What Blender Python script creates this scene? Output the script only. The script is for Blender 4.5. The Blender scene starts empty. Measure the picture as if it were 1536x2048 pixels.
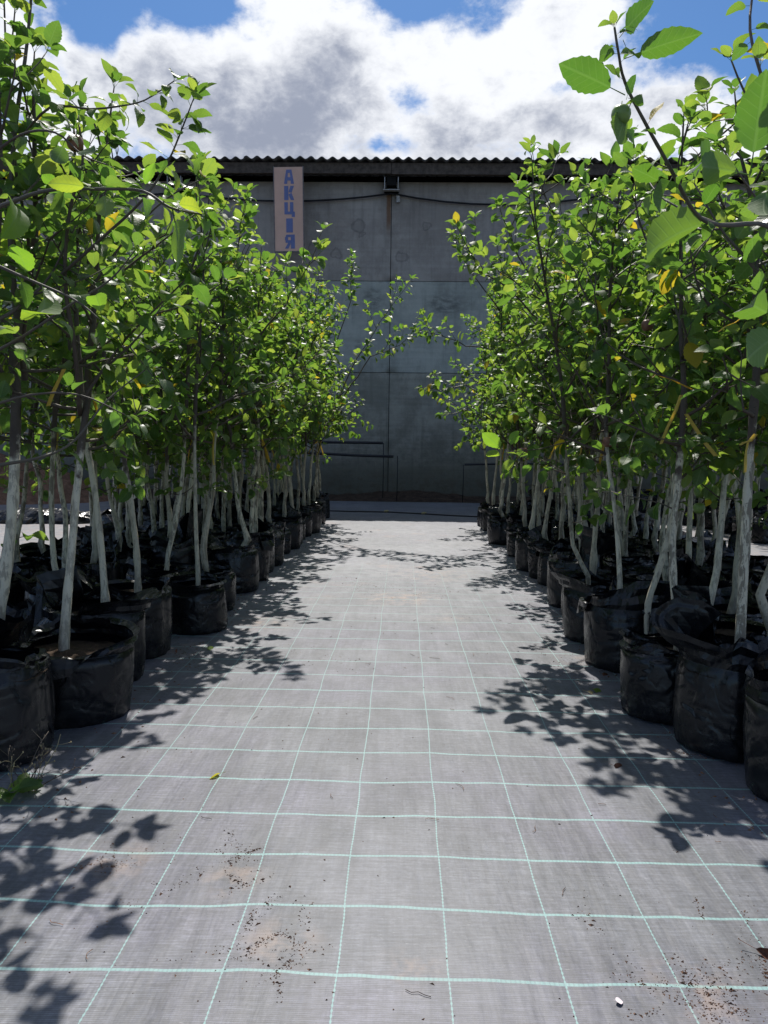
import bpy, math, random
import numpy as np
from mathutils import Vector, Matrix, noise as mnoise

R = math.radians
rng = random.Random(11)
S = bpy.context.scene
COL = S.collection

# ------------------------------------------------------------------ camera
F = 1546.0                      # focal length in pixels of the 1536x2048 photograph
CAMH = 0.94
PITCH = math.atan(129.0 / F)
YAW = math.atan(36.0 / F)
ROLL = 0.0125
cam = bpy.data.cameras.new('camera')
cam.sensor_fit = 'HORIZONTAL'
cam.sensor_width = 36.0
cam.lens = F / 1536.0 * 36.0
cam.clip_start = 0.02
cam.clip_end = 600
camo = bpy.data.objects.new('camera', cam)
COL.objects.link(camo)
MC = Matrix.Translation((0, 0, CAMH)) @ Matrix.Rotation(YAW, 4, 'Z') @ Matrix.Rotation(math.pi / 2 - PITCH, 4, 'X') @ Matrix.Rotation(ROLL, 4, 'Z')
camo.matrix_world = MC
S.camera = camo


def P(px, py, z):
    """world point seen at a photograph pixel at depth z metres"""
    return MC @ Vector(((px - 768) / F * z, -(py - 1024) / F * z, -z))


def G(px, py, h=0.0):
    """world point on the level z = h seen at a photograph pixel"""
    a = P(px, py, 1.0)
    o = MC.translation
    d = a - o
    t = (h - o.z) / d.z
    return o + d * t


def W(px, py, D):
    """world point seen at a photograph pixel on the upright plane y = D"""
    o = MC.translation
    d = P(px, py, 1.0) - o
    return o + d * ((D - o.y) / d.y)


# ------------------------------------------------------------------ light, sky, exposure
SUN_EL = R(54.5)
SUN_AZ = R(-2.0)                # from +Y, towards +X
world = bpy.data.worlds.new('World')
S.world = world
world.use_nodes = True
sun = bpy.data.lights.new('sun', 'SUN')
sun.energy = 4.8
sun.angle = R(0.55)
sun.color = (1.0, 0.955, 0.89)
suno = bpy.data.objects.new('sun', sun)
COL.objects.link(suno)
sdir = Vector((math.sin(SUN_AZ) * math.cos(SUN_EL), math.cos(SUN_AZ) * math.cos(SUN_EL), math.sin(SUN_EL)))
suno.rotation_euler = (-sdir).to_track_quat('-Z', 'Y').to_euler()
suno.location = (0, 10, 30)
S.view_settings.view_transform = 'Standard'
S.view_settings.look = 'None'
S.view_settings.exposure = 0.14
S.view_settings.gamma = 1.0
S.cycles.use_denoising = True
S.cycles.max_bounces = 7
S.cycles.diffuse_bounces = 3
S.cycles.glossy_bounces = 3
S.cycles.transmission_bounces = 5
S.cycles.transparent_max_bounces = 6
S.cycles.sample_clamp_indirect = 6.0
S.cycles.caustics_reflective = False
S.cycles.caustics_refractive = False


class NT:
    """tiny node-tree writer"""
    def __init__(s, tree):
        s.t = tree
        s.t.nodes.clear()

    def n(s, kind, **kw):
        nd = s.t.nodes.new(kind)
        for k, v in kw.items():
            setattr(nd, k, v)
        return nd

    def set(s, sock, v):
        if isinstance(v, bpy.types.NodeSocket):
            s.t.links.new(v, sock)
        elif v is not None:
            if isinstance(v, (int, float)) and sock.type in ('RGBA', 'VECTOR'):
                v = (v, v, v, 1) if sock.type == 'RGBA' else (v, v, v)
            elif sock.type == 'RGBA' and len(v) == 3:
                v = (*v, 1)
            sock.default_value = v

    def m(s, op, a, b=None, c=None, clamp=False):
        nd = s.n('ShaderNodeMath', operation=op)
        nd.use_clamp = clamp
        s.set(nd.inputs[0], a)
        if b is not None: s.set(nd.inputs[1], b)
        if c is not None: s.set(nd.inputs[2], c)
        return nd.outputs[0]

    def v(s, op, a, b=None, out=0):
        nd = s.n('ShaderNodeVectorMath', operation=op)
        s.set(nd.inputs[0], a)
        if b is not None: s.set(nd.inputs[1], b)
        return nd.outputs[out]

    def noise(s, vec, scale, detail=4, rough=0.55, dist=0.0, out=0):
        nd = s.n('ShaderNodeTexNoise')
        s.set(nd.inputs['Vector'], vec)
        nd.inputs['Scale'].default_value = scale
        nd.inputs['Detail'].default_value = detail
        nd.inputs['Roughness'].default_value = rough
        nd.inputs['Distortion'].default_value = dist
        return nd.outputs[out]

    def ramp(s, x, lo, hi, a=0.0, b=1.0, smooth=True):
        nd = s.n('ShaderNodeMapRange')
        nd.interpolation_type = 'SMOOTHSTEP' if smooth else 'LINEAR'
        s.set(nd.inputs[0], x)
        nd.inputs[1].default_value = lo
        nd.inputs[2].default_value = hi
        nd.inputs[3].default_value = a
        nd.inputs[4].default_value = b
        return nd.outputs[0]

    def mix(s, f, a, b, blend='MIX'):
        nd = s.n('ShaderNodeMix', data_type='RGBA', blend_type=blend)
        s.set(nd.inputs[0], f)
        s.set(nd.inputs[6], a)
        s.set(nd.inputs[7], b)
        return nd.outputs[2]

    def xyz(s, vec):
        nd = s.n('ShaderNodeSeparateXYZ')
        s.set(nd.inputs[0], vec)
        return nd.outputs

    def comb(s, x, y, z):
        nd = s.n('ShaderNodeCombineXYZ')
        s.set(nd.inputs[0], x); s.set(nd.inputs[1], y); s.set(nd.inputs[2], z)
        return nd.outputs[0]

    def bump(s, h, strength=0.5, dist=0.01, normal=None):
        nd = s.n('ShaderNodeBump')
        s.set(nd.inputs['Height'], h)
        nd.inputs['Strength'].default_value = strength
        nd.inputs['Distance'].default_value = dist
        if normal is not None: s.set(nd.inputs['Normal'], normal)
        return nd.outputs[0]


def mat(name):
    m = bpy.data.materials.new(name)
    m.use_nodes = True
    return m, NT(m.node_tree)


def finish(nt, color, rough=0.8, spec=0.3, normal=None, **kw):
    b = nt.n('ShaderNodeBsdfPrincipled')
    nt.set(b.inputs['Base Color'], color)
    nt.set(b.inputs['Roughness'], rough)
    nt.set(b.inputs['Specular IOR Level'], spec)
    if normal is not None: nt.set(b.inputs['Normal'], normal)
    for k, v in kw.items(): nt.set(b.inputs[k.replace('_', ' ')], v)
    o = nt.n('ShaderNodeOutputMaterial')
    nt.t.links.new(b.outputs[0], o.inputs[0])
    return b


# ---- sky: Nishita blue with backlit cumulus
def build_sky():
    nt = NT(world.node_tree)
    sky = nt.n('ShaderNodeTexSky')
    sky.sky_type = 'NISHITA'
    sky.sun_disc = False
    sky.sun_elevation = SUN_EL
    sky.sun_rotation = SUN_AZ
    sky.air_density = 1.0
    sky.dust_density = 0.4
    sky.ozone_density = 2.0
    d = nt.v('NORMALIZE', nt.n('ShaderNodeTexCoord').outputs['Generated'])

    def blobs(items):
        tot = None
        warp = nt.v('SUBTRACT', nt.noise(d, 5.0, 3, 0.6, out=1), (0.5, 0.5, 0.5))
        dd = nt.v('ADD', d, nt.v('MULTIPLY', warp, (0.17, 0.0, 0.12)))
        for px, py, rx, ry, amp in items:
            c = (P(px, py, 1.0) - MC.translation).normalized()
            q = nt.v('MULTIPLY', nt.v('SUBTRACT', dd, tuple(c)), (F / rx, 3.0, F / ry))
            l = nt.v('DOT_PRODUCT', q, q, out=1)
            e = nt.m('MULTIPLY', nt.m('EXPONENT', nt.m('MULTIPLY', l, -1.0)), amp)
            tot = e if tot is None else nt.m('ADD', tot, e)
        return tot

    # where the sky opens up (negative) or where cloud is heavy (positive)
    cov = blobs([
        (330, 22, 105, 44, -.8), (800, 8, 150, 38, -.52), (1440, 65, 100, 75, -.7),
        (215, 90, 36, 60, -.34), (260, 190, 120, 80, .3), (460, 80, 120, 60, .2), (755, 290, 90, 26, -.36), (1150, 205, 85, 20, -.32), (640, 300, 120, 50, .25), (830, 205, 90, 22, -.26), (1010, 60, 60, 24, -.25), (180, 75, 60, 40, -.3),
        (110, 110, 30, 70, -.3), (1030, 20, 60, 40, -.1),
        (560, 190, 300, 110, .34), (1010, 170, 260, 100, .22), (1360, 210, 160, 90, .25), (120, 40, 60, 60, .2),
        (610, 20, 110, 45, .22), (1180, 60, 110, 70, .25)])
    wv = nt.v('MULTIPLY', d, (1.0, 1.0, 1.5))
    big = nt.noise(wv, 3.2, 2, 0.5)
    f1 = nt.noise(wv, 9.0, 7, 0.60, 0.1)
    f2 = nt.noise(nt.v('ADD', wv, (3.1, 1.7, .4)), 26.0, 6, 0.62, 0.15)
    dens = nt.m('ADD', nt.m('MULTIPLY', big, 0.35), nt.m('MULTIPLY', f1, 1.05))
    dens = nt.m('ADD', dens, nt.m('MULTIPLY', f2, 0.42))
    f3 = nt.noise(nt.v('ADD', wv, (9.1, 5.7, 2.4)), 70.0, 5, 0.6)
    dens = nt.m('ADD', dens, nt.m('MULTIPLY', nt.m('SUBTRACT', f3, .5), 0.22))
    dens = nt.m('ADD', nt.m('SUBTRACT', dens, 0.72), cov)
    vd = nt.v('DISTANCE', d, tuple((P(768, 200, 1.0) - MC.translation).normalized()), out=1)
    dens = nt.m('SUBTRACT', dens, nt.ramp(vd, .7, 1.1, 0, .17))
    alpha = nt.ramp(dens, -0.04, 0.30)
    # thick parts go grey underneath, thin edges facing the sun glow white
    shade = blobs([(585, 240, 200, 95, 1.0), (420, 270, 220, 90, .7), (240, 230, 130, 80, .55), (1060, 290, 200, 48, .95),
                   (1350, 195, 120, 75, .62), (900, 270, 90, 60, .4), (950, 120, 140, 50, .12), (1250, 120, 60, 50, .25), (640, 130, 80, 50, .3)])
    g = nt.m('ADD', nt.m('MULTIPLY', shade, 0.66), nt.m('MULTIPLY', nt.m('SUBTRACT', dens, 0.50), 0.42))
    g = nt.m('ADD', g, nt.m('MULTIPLY', nt.m('SUBTRACT', f2, 0.5), 1.25))
    g = nt.m('ADD', g, nt.m('MULTIPLY', nt.m('SUBTRACT', f1, 0.5), 0.7))
    grey = nt.ramp(g, 0.06, 1.05)
    ccol = nt.mix(grey, (8.9, 9.1, 9.5), (3.0, 3.35, 4.3))
    zz = nt.xyz(d)[2]
    skyc = nt.mix(1.0, sky.outputs[0], (0.45, 0.68, 0.92), 'MULTIPLY')
    out = nt.mix(alpha, skyc, ccol)
    low = nt.ramp(zz, -0.12, 0.0)
    out = nt.mix(low, (1.6, 1.6, 1.6), out)
    bg = nt.n('ShaderNodeBackground')
    nt.set(bg.inputs[0], out)
    bg.inputs[1].default_value = 0.1
    o = nt.n('ShaderNodeOutputWorld')
    nt.t.links.new(bg.outputs[0], o.inputs[0])


build_sky()


# ------------------------------------------------------------------ helpers
class MB:
    def __init__(s):
        s.v, s.f, s.uv, s.flat = [], [], [], set()

    def quadbox(s, x0, x1, y0, y1, z0, z1):
        b = len(s.v)
        s.v += [(x, y, z) for z in (z0, z1) for y in (y0, y1) for x in (x0, x1)]
        for q in ((0, 2, 3, 1), (4, 5, 7, 6), (0, 1, 5, 4), (2, 6, 7, 3), (0, 4, 6, 2), (1, 3, 7, 5)):
            s.f.append(tuple(b + i for i in q))

    def tube(s, pts, rad, sides=6, cap=True, phase=0.0, wob=0.0, rn=None):
        pts = [Vector(p) for p in pts]
        n = len(pts)
        b = len(s.v)
        up = Vector((0.13, 0.97, 0.2))
        prev = None
        for i, p in enumerate(pts):
            t = (pts[min(i + 1, n - 1)] - pts[max(i - 1, 0)]).normalized()
            if prev is None:
                a = t.cross(up)
                if a.length < .05: a = t.cross(Vector((1, 0, 0)))
            else:
                a = prev - t * prev.dot(t)
            a.normalize()
            prev = a
            c = t.cross(a)
            r = rad[i] if not isinstance(rad, (int, float)) else rad
            for k in range(sides):
                th = 2 * math.pi * k / sides + phase
                rr = r * (1 + (wob * (rn.random() * 2 - 1) if wob else 0))
                q = p + (a * math.cos(th) + c * math.sin(th)) * rr
                s.v.append(tuple(q))
        for i in range(n - 1):
            for k in range(sides):
                k2 = (k + 1) % sides
                s.f.append((b + i * sides + k, b + i * sides + k2, b + (i + 1) * sides + k2, b + (i + 1) * sides + k))
        if cap:
            s.f.append(tuple(b + k for k in reversed(range(sides))))
            s.f.append(tuple(b + (n - 1) * sides + k for k in range(sides)))

    def mesh(s, name, m, smooth=True):
        me = bpy.data.meshes.new(name)
        me.from_pydata(s.v, [], s.f)
        if smooth:
            me.polygons.foreach_set('use_smooth', [i not in s.flat for i in range(len(s.f))])
        me.materials.append(m)
        me.update()
        return me


def link(name, me, parent=None, loc=None):
    o = bpy.data.objects.new(name, me)
    COL.objects.link(o)
    if parent is not None: o.parent = parent
    if loc is not None: o.location = loc
    return o


def tag(o, label=None, cat=None, group=None, kind=None):
    if label: o['label'] = label
    if cat: o['category'] = cat
    if group: o['group'] = group
    if kind: o['kind'] = kind
    return o


def empty(name, loc, rz=0.0):
    o = bpy.data.objects.new(name, None)
    o.empty_display_size = .1
    o.location = loc
    o.rotation_euler = (0, 0, rz)
    COL.objects.link(o)
    return o


# ------------------------------------------------------------------ materials
def pos(nt):
    return nt.n('ShaderNodeNewGeometry').outputs['Position']


LX = G(899, 1973).x % 0.2
LY = G(768, 1968).y % 0.2


def m_fabric():
    m, nt = mat('weed_control_fabric')
    p = pos(nt)
    x, y, z = nt.xyz(p)[0:3]
    n3 = nt.noise(nt.comb(x, y, 0.0), 2.2, 3, 0.5)
    n3b = nt.noise(nt.comb(nt.m('ADD', x, 7.3), y, 2.0), 2.2, 3, 0.5)
    n9 = nt.noise(nt.comb(x, y, 4.0), 9.0, 2, 0.5)
    xs = nt.m('ADD', x, nt.m('MULTIPLY', nt.m('SUBTRACT', n3, .5), .020))
    ys = nt.m('ADD', y, nt.m('ADD', nt.m('MULTIPLY', nt.m('SUBTRACT', n3b, .5), .045), nt.m('MULTIPLY', nt.m('SUBTRACT', n9, .5), .010)))
    zig = nt.m('MULTIPLY', nt.m('PINGPONG', y, 0.006), 0.25)
    ax = nt.m('ABSOLUTE', nt.m('SUBTRACT', nt.m('PINGPONG', nt.m('SUBTRACT', xs, LX), 0.1), 0.0))
    ay = nt.m('PINGPONG', nt.m('SUBTRACT', ys, LY), 0.1)
    lv = nt.m('SUBTRACT', 1.0, nt.ramp(nt.m('ADD', ax, zig), 0.0014, 0.0026))
    lh = nt.m('SUBTRACT', 1.0, nt.ramp(ay, 0.0028, 0.0046))
    stitch = nt.ramp(nt.m('PINGPONG', x, 0.0042), 0.0008, 0.0022, .75, 1.0)
    lh = nt.m('MULTIPLY', lh, stitch)
    line = nt.m('MAXIMUM', lv, lh)
    # trodden-in dust: more of it far down the path and in patches
    pn = nt.noise(p, 1.1, 5, 0.65)
    pf = nt.noise(p, 14.0, 6, 0.7)
    far = nt.m('MULTIPLY', nt.ramp(y, 3.0, 6.8), nt.ramp(y, 9.0, 10.4, 1, .15))  # fades out near the wall: the building's shade painted into the dust
    side = nt.ramp(nt.m('ABSOLUTE', x), 2.3, 3.0)
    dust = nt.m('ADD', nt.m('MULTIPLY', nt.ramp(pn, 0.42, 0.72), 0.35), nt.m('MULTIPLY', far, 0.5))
    spots = None
    for px, py, r, a in ((560, 1900, .11, .75), (470, 1770, .10, .8), (225, 1735, .13, .7), (800, 1200, .34, .9), (820, 1950, .09, .5), (1400, 2000, .13, .7),
                         (1180, 1330, .2, .6), (330, 1300, .25, .8), (520, 1250, .3, .6), (1120, 1190, .3, .6), (870, 1150, .5, .7), (900, 1240, .2, .45)):
        g = G(px, py)
        dd = nt.v('DISTANCE', p, tuple(g), out=1)
        e = nt.m('MULTIPLY', nt.ramp(dd, 0.0, r, 1, 0), a)
        spots = e if spots is None else nt.m('ADD', spots, e)
    brown = nt.m('MULTIPLY', nt.m('ADD', spots, nt.m('MULTIPLY', side, 0.55)), nt.ramp(pf, 0.42, 0.66), clamp=True)
    weave = nt.m('PINGPONG', y, 0.0022)
    wv = nt.ramp(weave, 0.0002, 0.0020, 0.72, 1.15)
    gl = nt.noise(nt.comb(nt.m('MULTIPLY', x, 60.0), nt.m('MULTIPLY', y, 240.0), 0.0), 1.0, 2, .6)
    fl = nt.ramp(gl, 0.62, 0.78, 0, 1)
    blot = nt.ramp(nt.noise(nt.comb(nt.m('MULTIPLY', x, 2.2), nt.m('MULTIPLY', y, .9), 1.0), 3.0, 7, .72), .32, .68, smooth=False)
    base = nt.mix(blot, (0.040, 0.046, 0.058), (0.122, 0.128, 0.150))
    base = nt.mix(1.0, base, nt.comb(wv, wv, wv), 'MULTIPLY')
    strk = nt.noise(nt.comb(nt.m('MULTIPLY', x, 9.0), nt.m('MULTIPLY', y, 150.0), 3.0), 1.0, 3, .75)
    warp_ = nt.noise(nt.comb(nt.m('MULTIPLY', x, 45.0), nt.m('MULTIPLY', y, 2.5), 8.0), 1.0, 4, .7)
    sk = nt.m('MULTIPLY', nt.ramp(strk, .3, .7, .70, 1.30), nt.ramp(warp_, .3, .7, .82, 1.18))
    base = nt.mix(1.0, base, nt.comb(sk, sk, sk), 'MULTIPLY')
    gr = nt.ramp(nt.noise(nt.comb(x, nt.m('MULTIPLY', y, 1.4), 5.0), 70.0, 4, .75), .32, .68, .74, 1.28, smooth=False)
    base = nt.mix(1.0, base, nt.comb(gr, gr, gr), 'MULTIPLY')
    viol = nt.ramp(nt.noise(nt.comb(x, y, 11.0), 1.7, 3, .5), .45, .65)
    base = nt.mix(nt.m('MULTIPLY', viol, .6), base, nt.mix(1.0, base, (1.02, .93, 1.12), 'MULTIPLY'))
    base = nt.mix(nt.m('MULTIPLY', fl, .25), base, (0.5, 0.5, 0.5))
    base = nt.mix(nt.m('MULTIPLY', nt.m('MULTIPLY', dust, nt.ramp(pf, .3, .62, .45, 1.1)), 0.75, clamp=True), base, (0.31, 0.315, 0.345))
    worn = nt.m('MULTIPLY', nt.ramp(y, 2.6, 8.5, 0.95, 0.10), nt.ramp(pn, 0.3, 0.75, 1.05, 0.75))
    col = nt.mix(nt.m('MULTIPLY', line, worn), base, (0.20, 0.37, 0.355))
    col = nt.mix(nt.m('MULTIPLY', brown, .8), col, (0.30, 0.205, 0.15))
    red = nt.ramp(nt.noise(p, 2.6, 5, .7), .55, .75)
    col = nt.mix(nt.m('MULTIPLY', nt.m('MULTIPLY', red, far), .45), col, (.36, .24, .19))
    h = nt.m('ADD', nt.m('MULTIPLY', weave, 120.0), nt.m('MULTIPLY', gl, .6))
    soft = nt.noise(nt.comb(nt.m('MULTIPLY', x, 3.0), y, 0.0), 5.0, 3, .5)
    cre = nt.noise(nt.comb(nt.m('MULTIPLY', x, 12.0), nt.m('MULTIPLY', y, 1.6), 6.0), 1.0, 4, .6, .6)
    nb = nt.bump(nt.m('ADD', soft, nt.m('MULTIPLY', cre, .5)), 0.22, 0.02)
    nb = nt.bump(h, 0.30, 0.0012, nb)
    b = finish(nt, col, 0.60, 0.78, nb)
    b.inputs['Sheen Weight'].default_value = 0.10
    b.inputs['Sheen Roughness'].default_value = 0.4
    return m


def m_soil(name, c1, c2):
    m, nt = mat(name)
    p = pos(nt)
    n = nt.noise(p, 9.0, 8, 0.7)
    n2 = nt.noise(p, 45.0, 4, 0.7)
    col = nt.mix(nt.ramp(n, .3, .7), c1, c2)
    h = nt.m('ADD', n, nt.m('MULTIPLY', n2, .4))
    finish(nt, col, 0.95, 0.15, nt.bump(h, 0.9, 0.03))
    return m


def m_bag():
    m, nt = mat('black_polythene')
    oi = nt.n('ShaderNodeObjectInfo')
    tc = nt.n('ShaderNodeTexCoord').outputs['Object']
    v = nt.v('ADD', tc, nt.v('MULTIPLY', nt.comb(oi.outputs['Random'], oi.outputs['Random'], 0.0), (7, 13, 0)))
    wr = nt.noise(nt.v('MULTIPLY', v, (1, 1, 1.5)), 4.0, 2, .5, .6)
    ridge = nt.m('ABSOLUTE', nt.m('SUBTRACT', wr, .5))
    fine = nt.m('MULTIPLY', nt.noise(nt.v('MULTIPLY', v, (1, 1, 4.5)), 16.0, 3, .6, .4), nt.ramp(nt.xyz(tc)[2], .02, .16, 1, .25))
    z = nt.xyz(tc)[2]
    dirt = nt.m('MULTIPLY', nt.ramp(z, 0.02, 0.16, 1, .12), nt.ramp(nt.noise(v, 18.0, 5, .7), .42, .75))
    dirt2 = nt.m('MULTIPLY', nt.ramp(nt.noise(v, 5.0, 5, .7), .5, .8), .35)
    col = nt.mix(nt.m('MAXIMUM', dirt, dirt2), (0.0045, 0.005, 0.007), (0.045, 0.042, 0.038))
    wr2 = nt.noise(nt.v('MULTIPLY', v, (1.4, 1.4, 1)), 9.0, 2, .5, .25)
    rid2 = nt.ramp(nt.m('ABSOLUTE', nt.m('SUBTRACT', wr2, .5)), 0, .07)
    h = nt.m('ADD', nt.m('MULTIPLY', nt.ramp(ridge, 0, .12), .8), nt.m('ADD', nt.m('MULTIPLY', fine, .35), nt.m('MULTIPLY', rid2, .2)))
    rough = nt.ramp(nt.noise(v, 11.0, 3), .3, .7, .20, .38)
    finish(nt, col, rough, 0.5, nt.bump(h, 0.55, 0.009))
    return m


def m_trunk():
    m, nt = mat('whitewashed_bark')
    oi = nt.n('ShaderNodeObjectInfo')
    p = pos(nt)
    x, y, z = nt.xyz(p)[0:3]
    rnd = oi.outputs['Random']
    edge = nt.m('ADD', z, nt.m('MULTIPLY', nt.m('SUBTRACT', nt.noise(p, 22.0, 4), .5), .40))
    lim = nt.m('ADD', 0.80, nt.m('MULTIPLY', rnd, .30))
    paint = nt.m('SUBTRACT', 1.0, nt.ramp(nt.m('SUBTRACT', edge, lim), -.03, .05))
    streak = nt.noise(nt.v('MULTIPLY', p, (48, 48, 11)), 1.0, 5, .72, .6)
    scratch = nt.noise(nt.v('MULTIPLY', p, (160, 160, 22)), 1.0, 3, .6)
    blotch = nt.noise(p, 14.0, 4, .65)
    wear = nt.m('MAXIMUM', nt.ramp(nt.m('ADD', streak, nt.m('MULTIPLY', nt.m('SUBTRACT', blotch, .5), .55)), .46, .60), nt.m('MULTIPLY', nt.ramp(scratch, .62, .67), .95))
    wear = nt.m('MULTIPLY', wear, nt.ramp(nt.m('FRACT', nt.m('MULTIPLY', rnd, 7.7)), 0, 1, .6, 1.5), clamp=True)
    bark = nt.mix(blotch, (0.060, 0.045, 0.036), (0.17, 0.135, 0.11))
    barkl = nt.mix(blotch, (0.10, 0.080, 0.058), (0.23, 0.195, 0.15))
    white = nt.mix(nt.m('FRACT', nt.m('MULTIPLY', rnd, 3.3)), (0.56, 0.50, 0.375), (0.78, 0.71, 0.545))
    white = nt.mix(nt.m('MULTIPLY', nt.ramp(z, .25, .5, 1, 0), .35), white, (.36, .33, .27))
    wc = nt.mix(nt.m('MULTIPLY', wear, .8), white, barkl)
    lent = nt.ramp(nt.noise(nt.v('MULTIPLY', p, (90, 90, 260)), 1.0, 2, .5), .70, .74)
    col = nt.mix(paint, bark, wc)
    col = nt.mix(nt.m('MULTIPLY', lent, .7), col, (.035, .028, .022))
    h = nt.m('ADD', nt.m('ADD', streak, nt.m('MULTIPLY', scratch, .5)), nt.m('MULTIPLY', blotch, .8))
    finish(nt, col, 0.8, 0.3, nt.bump(h, 0.6, 0.006))
    return m


def m_twig():
    m, nt = mat('apple_twig_bark')
    p = pos(nt)
    n = nt.noise(p, 40.0, 3)
    r = nt.n('ShaderNodeObjectInfo').outputs['Random']
    c = nt.mix(n, (0.050, 0.034, 0.026), (0.16, 0.115, 0.085))
    c = nt.mix(nt.m('MULTIPLY', r, .5), c, (.14, .13, .10))
    finish(nt, c, 0.6, 0.4, nt.bump(n, .4, .004))
    return m


def m_leaf(name='apple_leaf', top=(0.026, 0.062, 0.018), top2=(0.072, 0.128, 0.028), tr=(0.115, 0.30, 0.03), tr2=(0.60, 0.74, 0.08), under=(0.17, 0.24, 0.11), yl=(.984, .990), mixf=.48):
    m, nt = mat(name)
    oi = nt.n('ShaderNodeObjectInfo')
    at = nt.n('ShaderNodeAttribute', attribute_name='leaf_rand')
    r = nt.m('FRACT', nt.m('ADD', oi.outputs['Random'], at.outputs['Fac']))
    r2 = nt.m('FRACT', nt.m('MULTIPLY', r, 13.7))
    uv = nt.n('ShaderNodeUVMap').outputs[0]
    u, v, _ = nt.xyz(uv)[0:3]
    av = nt.m('ABSOLUTE', v)
    mid = nt.m('SUBTRACT', 1.0, nt.ramp(av, 0.03, 0.10))
    ven = nt.m('PINGPONG', nt.m('SUBTRACT', u, nt.m('MULTIPLY', av, 0.22)), 0.065)
    vein = nt.m('MULTIPLY', nt.m('SUBTRACT', 1.0, nt.ramp(ven, 0.004, 0.016)), .55)
    vv = nt.m('MAXIMUM', mid, vein)
    g = nt.n('ShaderNodeNewGeometry')
    p = g.outputs['Position']
    bl = nt.noise(p, 60.0, 3)
    rr = nt.m('MULTIPLY', nt.m('MULTIPLY', r, r), nt.m('ADD', .4, nt.m('MULTIPLY', r2, .8)))
    ct = nt.mix(nt.m('ADD', nt.m('MULTIPLY', r2, .7), nt.m('MULTIPLY', bl, .3)), top, top2)
    ct = nt.mix(nt.m('MULTIPLY', vv, .4), ct, (.16, .26, .08))
    cu = nt.mix(nt.m('MULTIPLY', vv, .5), under, (.34, .42, .22))
    base = nt.mix(g.outputs['Backfacing'], ct, cu)
    yellow = nt.ramp(r, *yl)
    base = nt.mix(yellow, base, (.42, .30, .03))
    ctr = nt.mix(nt.m('ADD', nt.m('MULTIPLY', rr, .8), nt.m('MULTIPLY', bl, .2)), tr, tr2)
    ctr = nt.mix(nt.m('MULTIPLY', vv, .35), ctr, (.22, .42, .06))
    ctr = nt.mix(yellow, ctr, (.8, .62, .04))
    ghost = nt.ramp(nt.noise(nt.v('ADD', p, (4, 2, 1)), 22.0, 2), .66, .72)
    base = nt.mix(nt.m('MULTIPLY', ghost, nt.ramp(r2, .7, .9, 0, .6)), base, (.16, .07, .02))
    hh = nt.m('ADD', nt.m('MULTIPLY', vv, -1.0), nt.m('MULTIPLY', bl, .6))
    nb = nt.bump(hh, .35, .0015)
    b = nt.n('ShaderNodeBsdfPrincipled')
    nt.set(b.inputs['Base Color'], base)
    nt.set(b.inputs['Roughness'], nt.mix(g.outputs['Backfacing'], nt.ramp(r2, 0, 1, .34, .58), (.72, .72, .72)))
    nt.set(b.inputs['Specular IOR Level'], .5)
    nt.set(b.inputs['Normal'], nb)
    t = nt.n('ShaderNodeBsdfTranslucent')
    nt.set(t.inputs[0], ctr)
    nt.set(t.inputs['Normal'], nb)
    mx = nt.n('ShaderNodeMixShader')
    mx.inputs[0].default_value = mixf
    nt.t.links.new(b.outputs[0], mx.inputs[1])
    nt.t.links.new(t.outputs[0], mx.inputs[2])
    o = nt.n('ShaderNodeOutputMaterial')
    nt.t.links.new(mx.outputs[0], o.inputs[0])
    return m


def m_plain(name, c, rough=.6, spec=.4, var=.25, sc=20.0, bmp=.2, metal=0.0):
    m, nt = mat(name)
    n = nt.noise(pos(nt), sc, 5, .6)
    k = nt.ramp(n, .25, .75, 1 - var, 1 + var)
    col = nt.mix(1.0, c, nt.comb(k, k, k), 'MULTIPLY')
    b = finish(nt, col, rough, spec, nt.bump(n, bmp, .005))
    b.inputs['Metallic'].default_value = metal
    return m


def m_ribbon():
    m, nt = mat('ribbon_film')
    r = nt.n('ShaderNodeObjectInfo').outputs['Random']
    c = nt.mix(r, (.85, .60, .07), (.88, .74, .22))
    b = nt.n('ShaderNodeBsdfPrincipled')
    nt.set(b.inputs['Base Color'], c)
    b.inputs['Roughness'].default_value = .4
    t = nt.n('ShaderNodeBsdfTranslucent')
    nt.set(t.inputs[0], c)
    mx = nt.n('ShaderNodeMixShader')
    mx.inputs[0].default_value = .55
    nt.t.links.new(b.outputs[0], mx.inputs[1])
    nt.t.links.new(t.outputs[0], mx.inputs[2])
    o = nt.n('ShaderNodeOutputMaterial')
    nt.t.links.new(mx.outputs[0], o.inputs[0])
    return m


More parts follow.
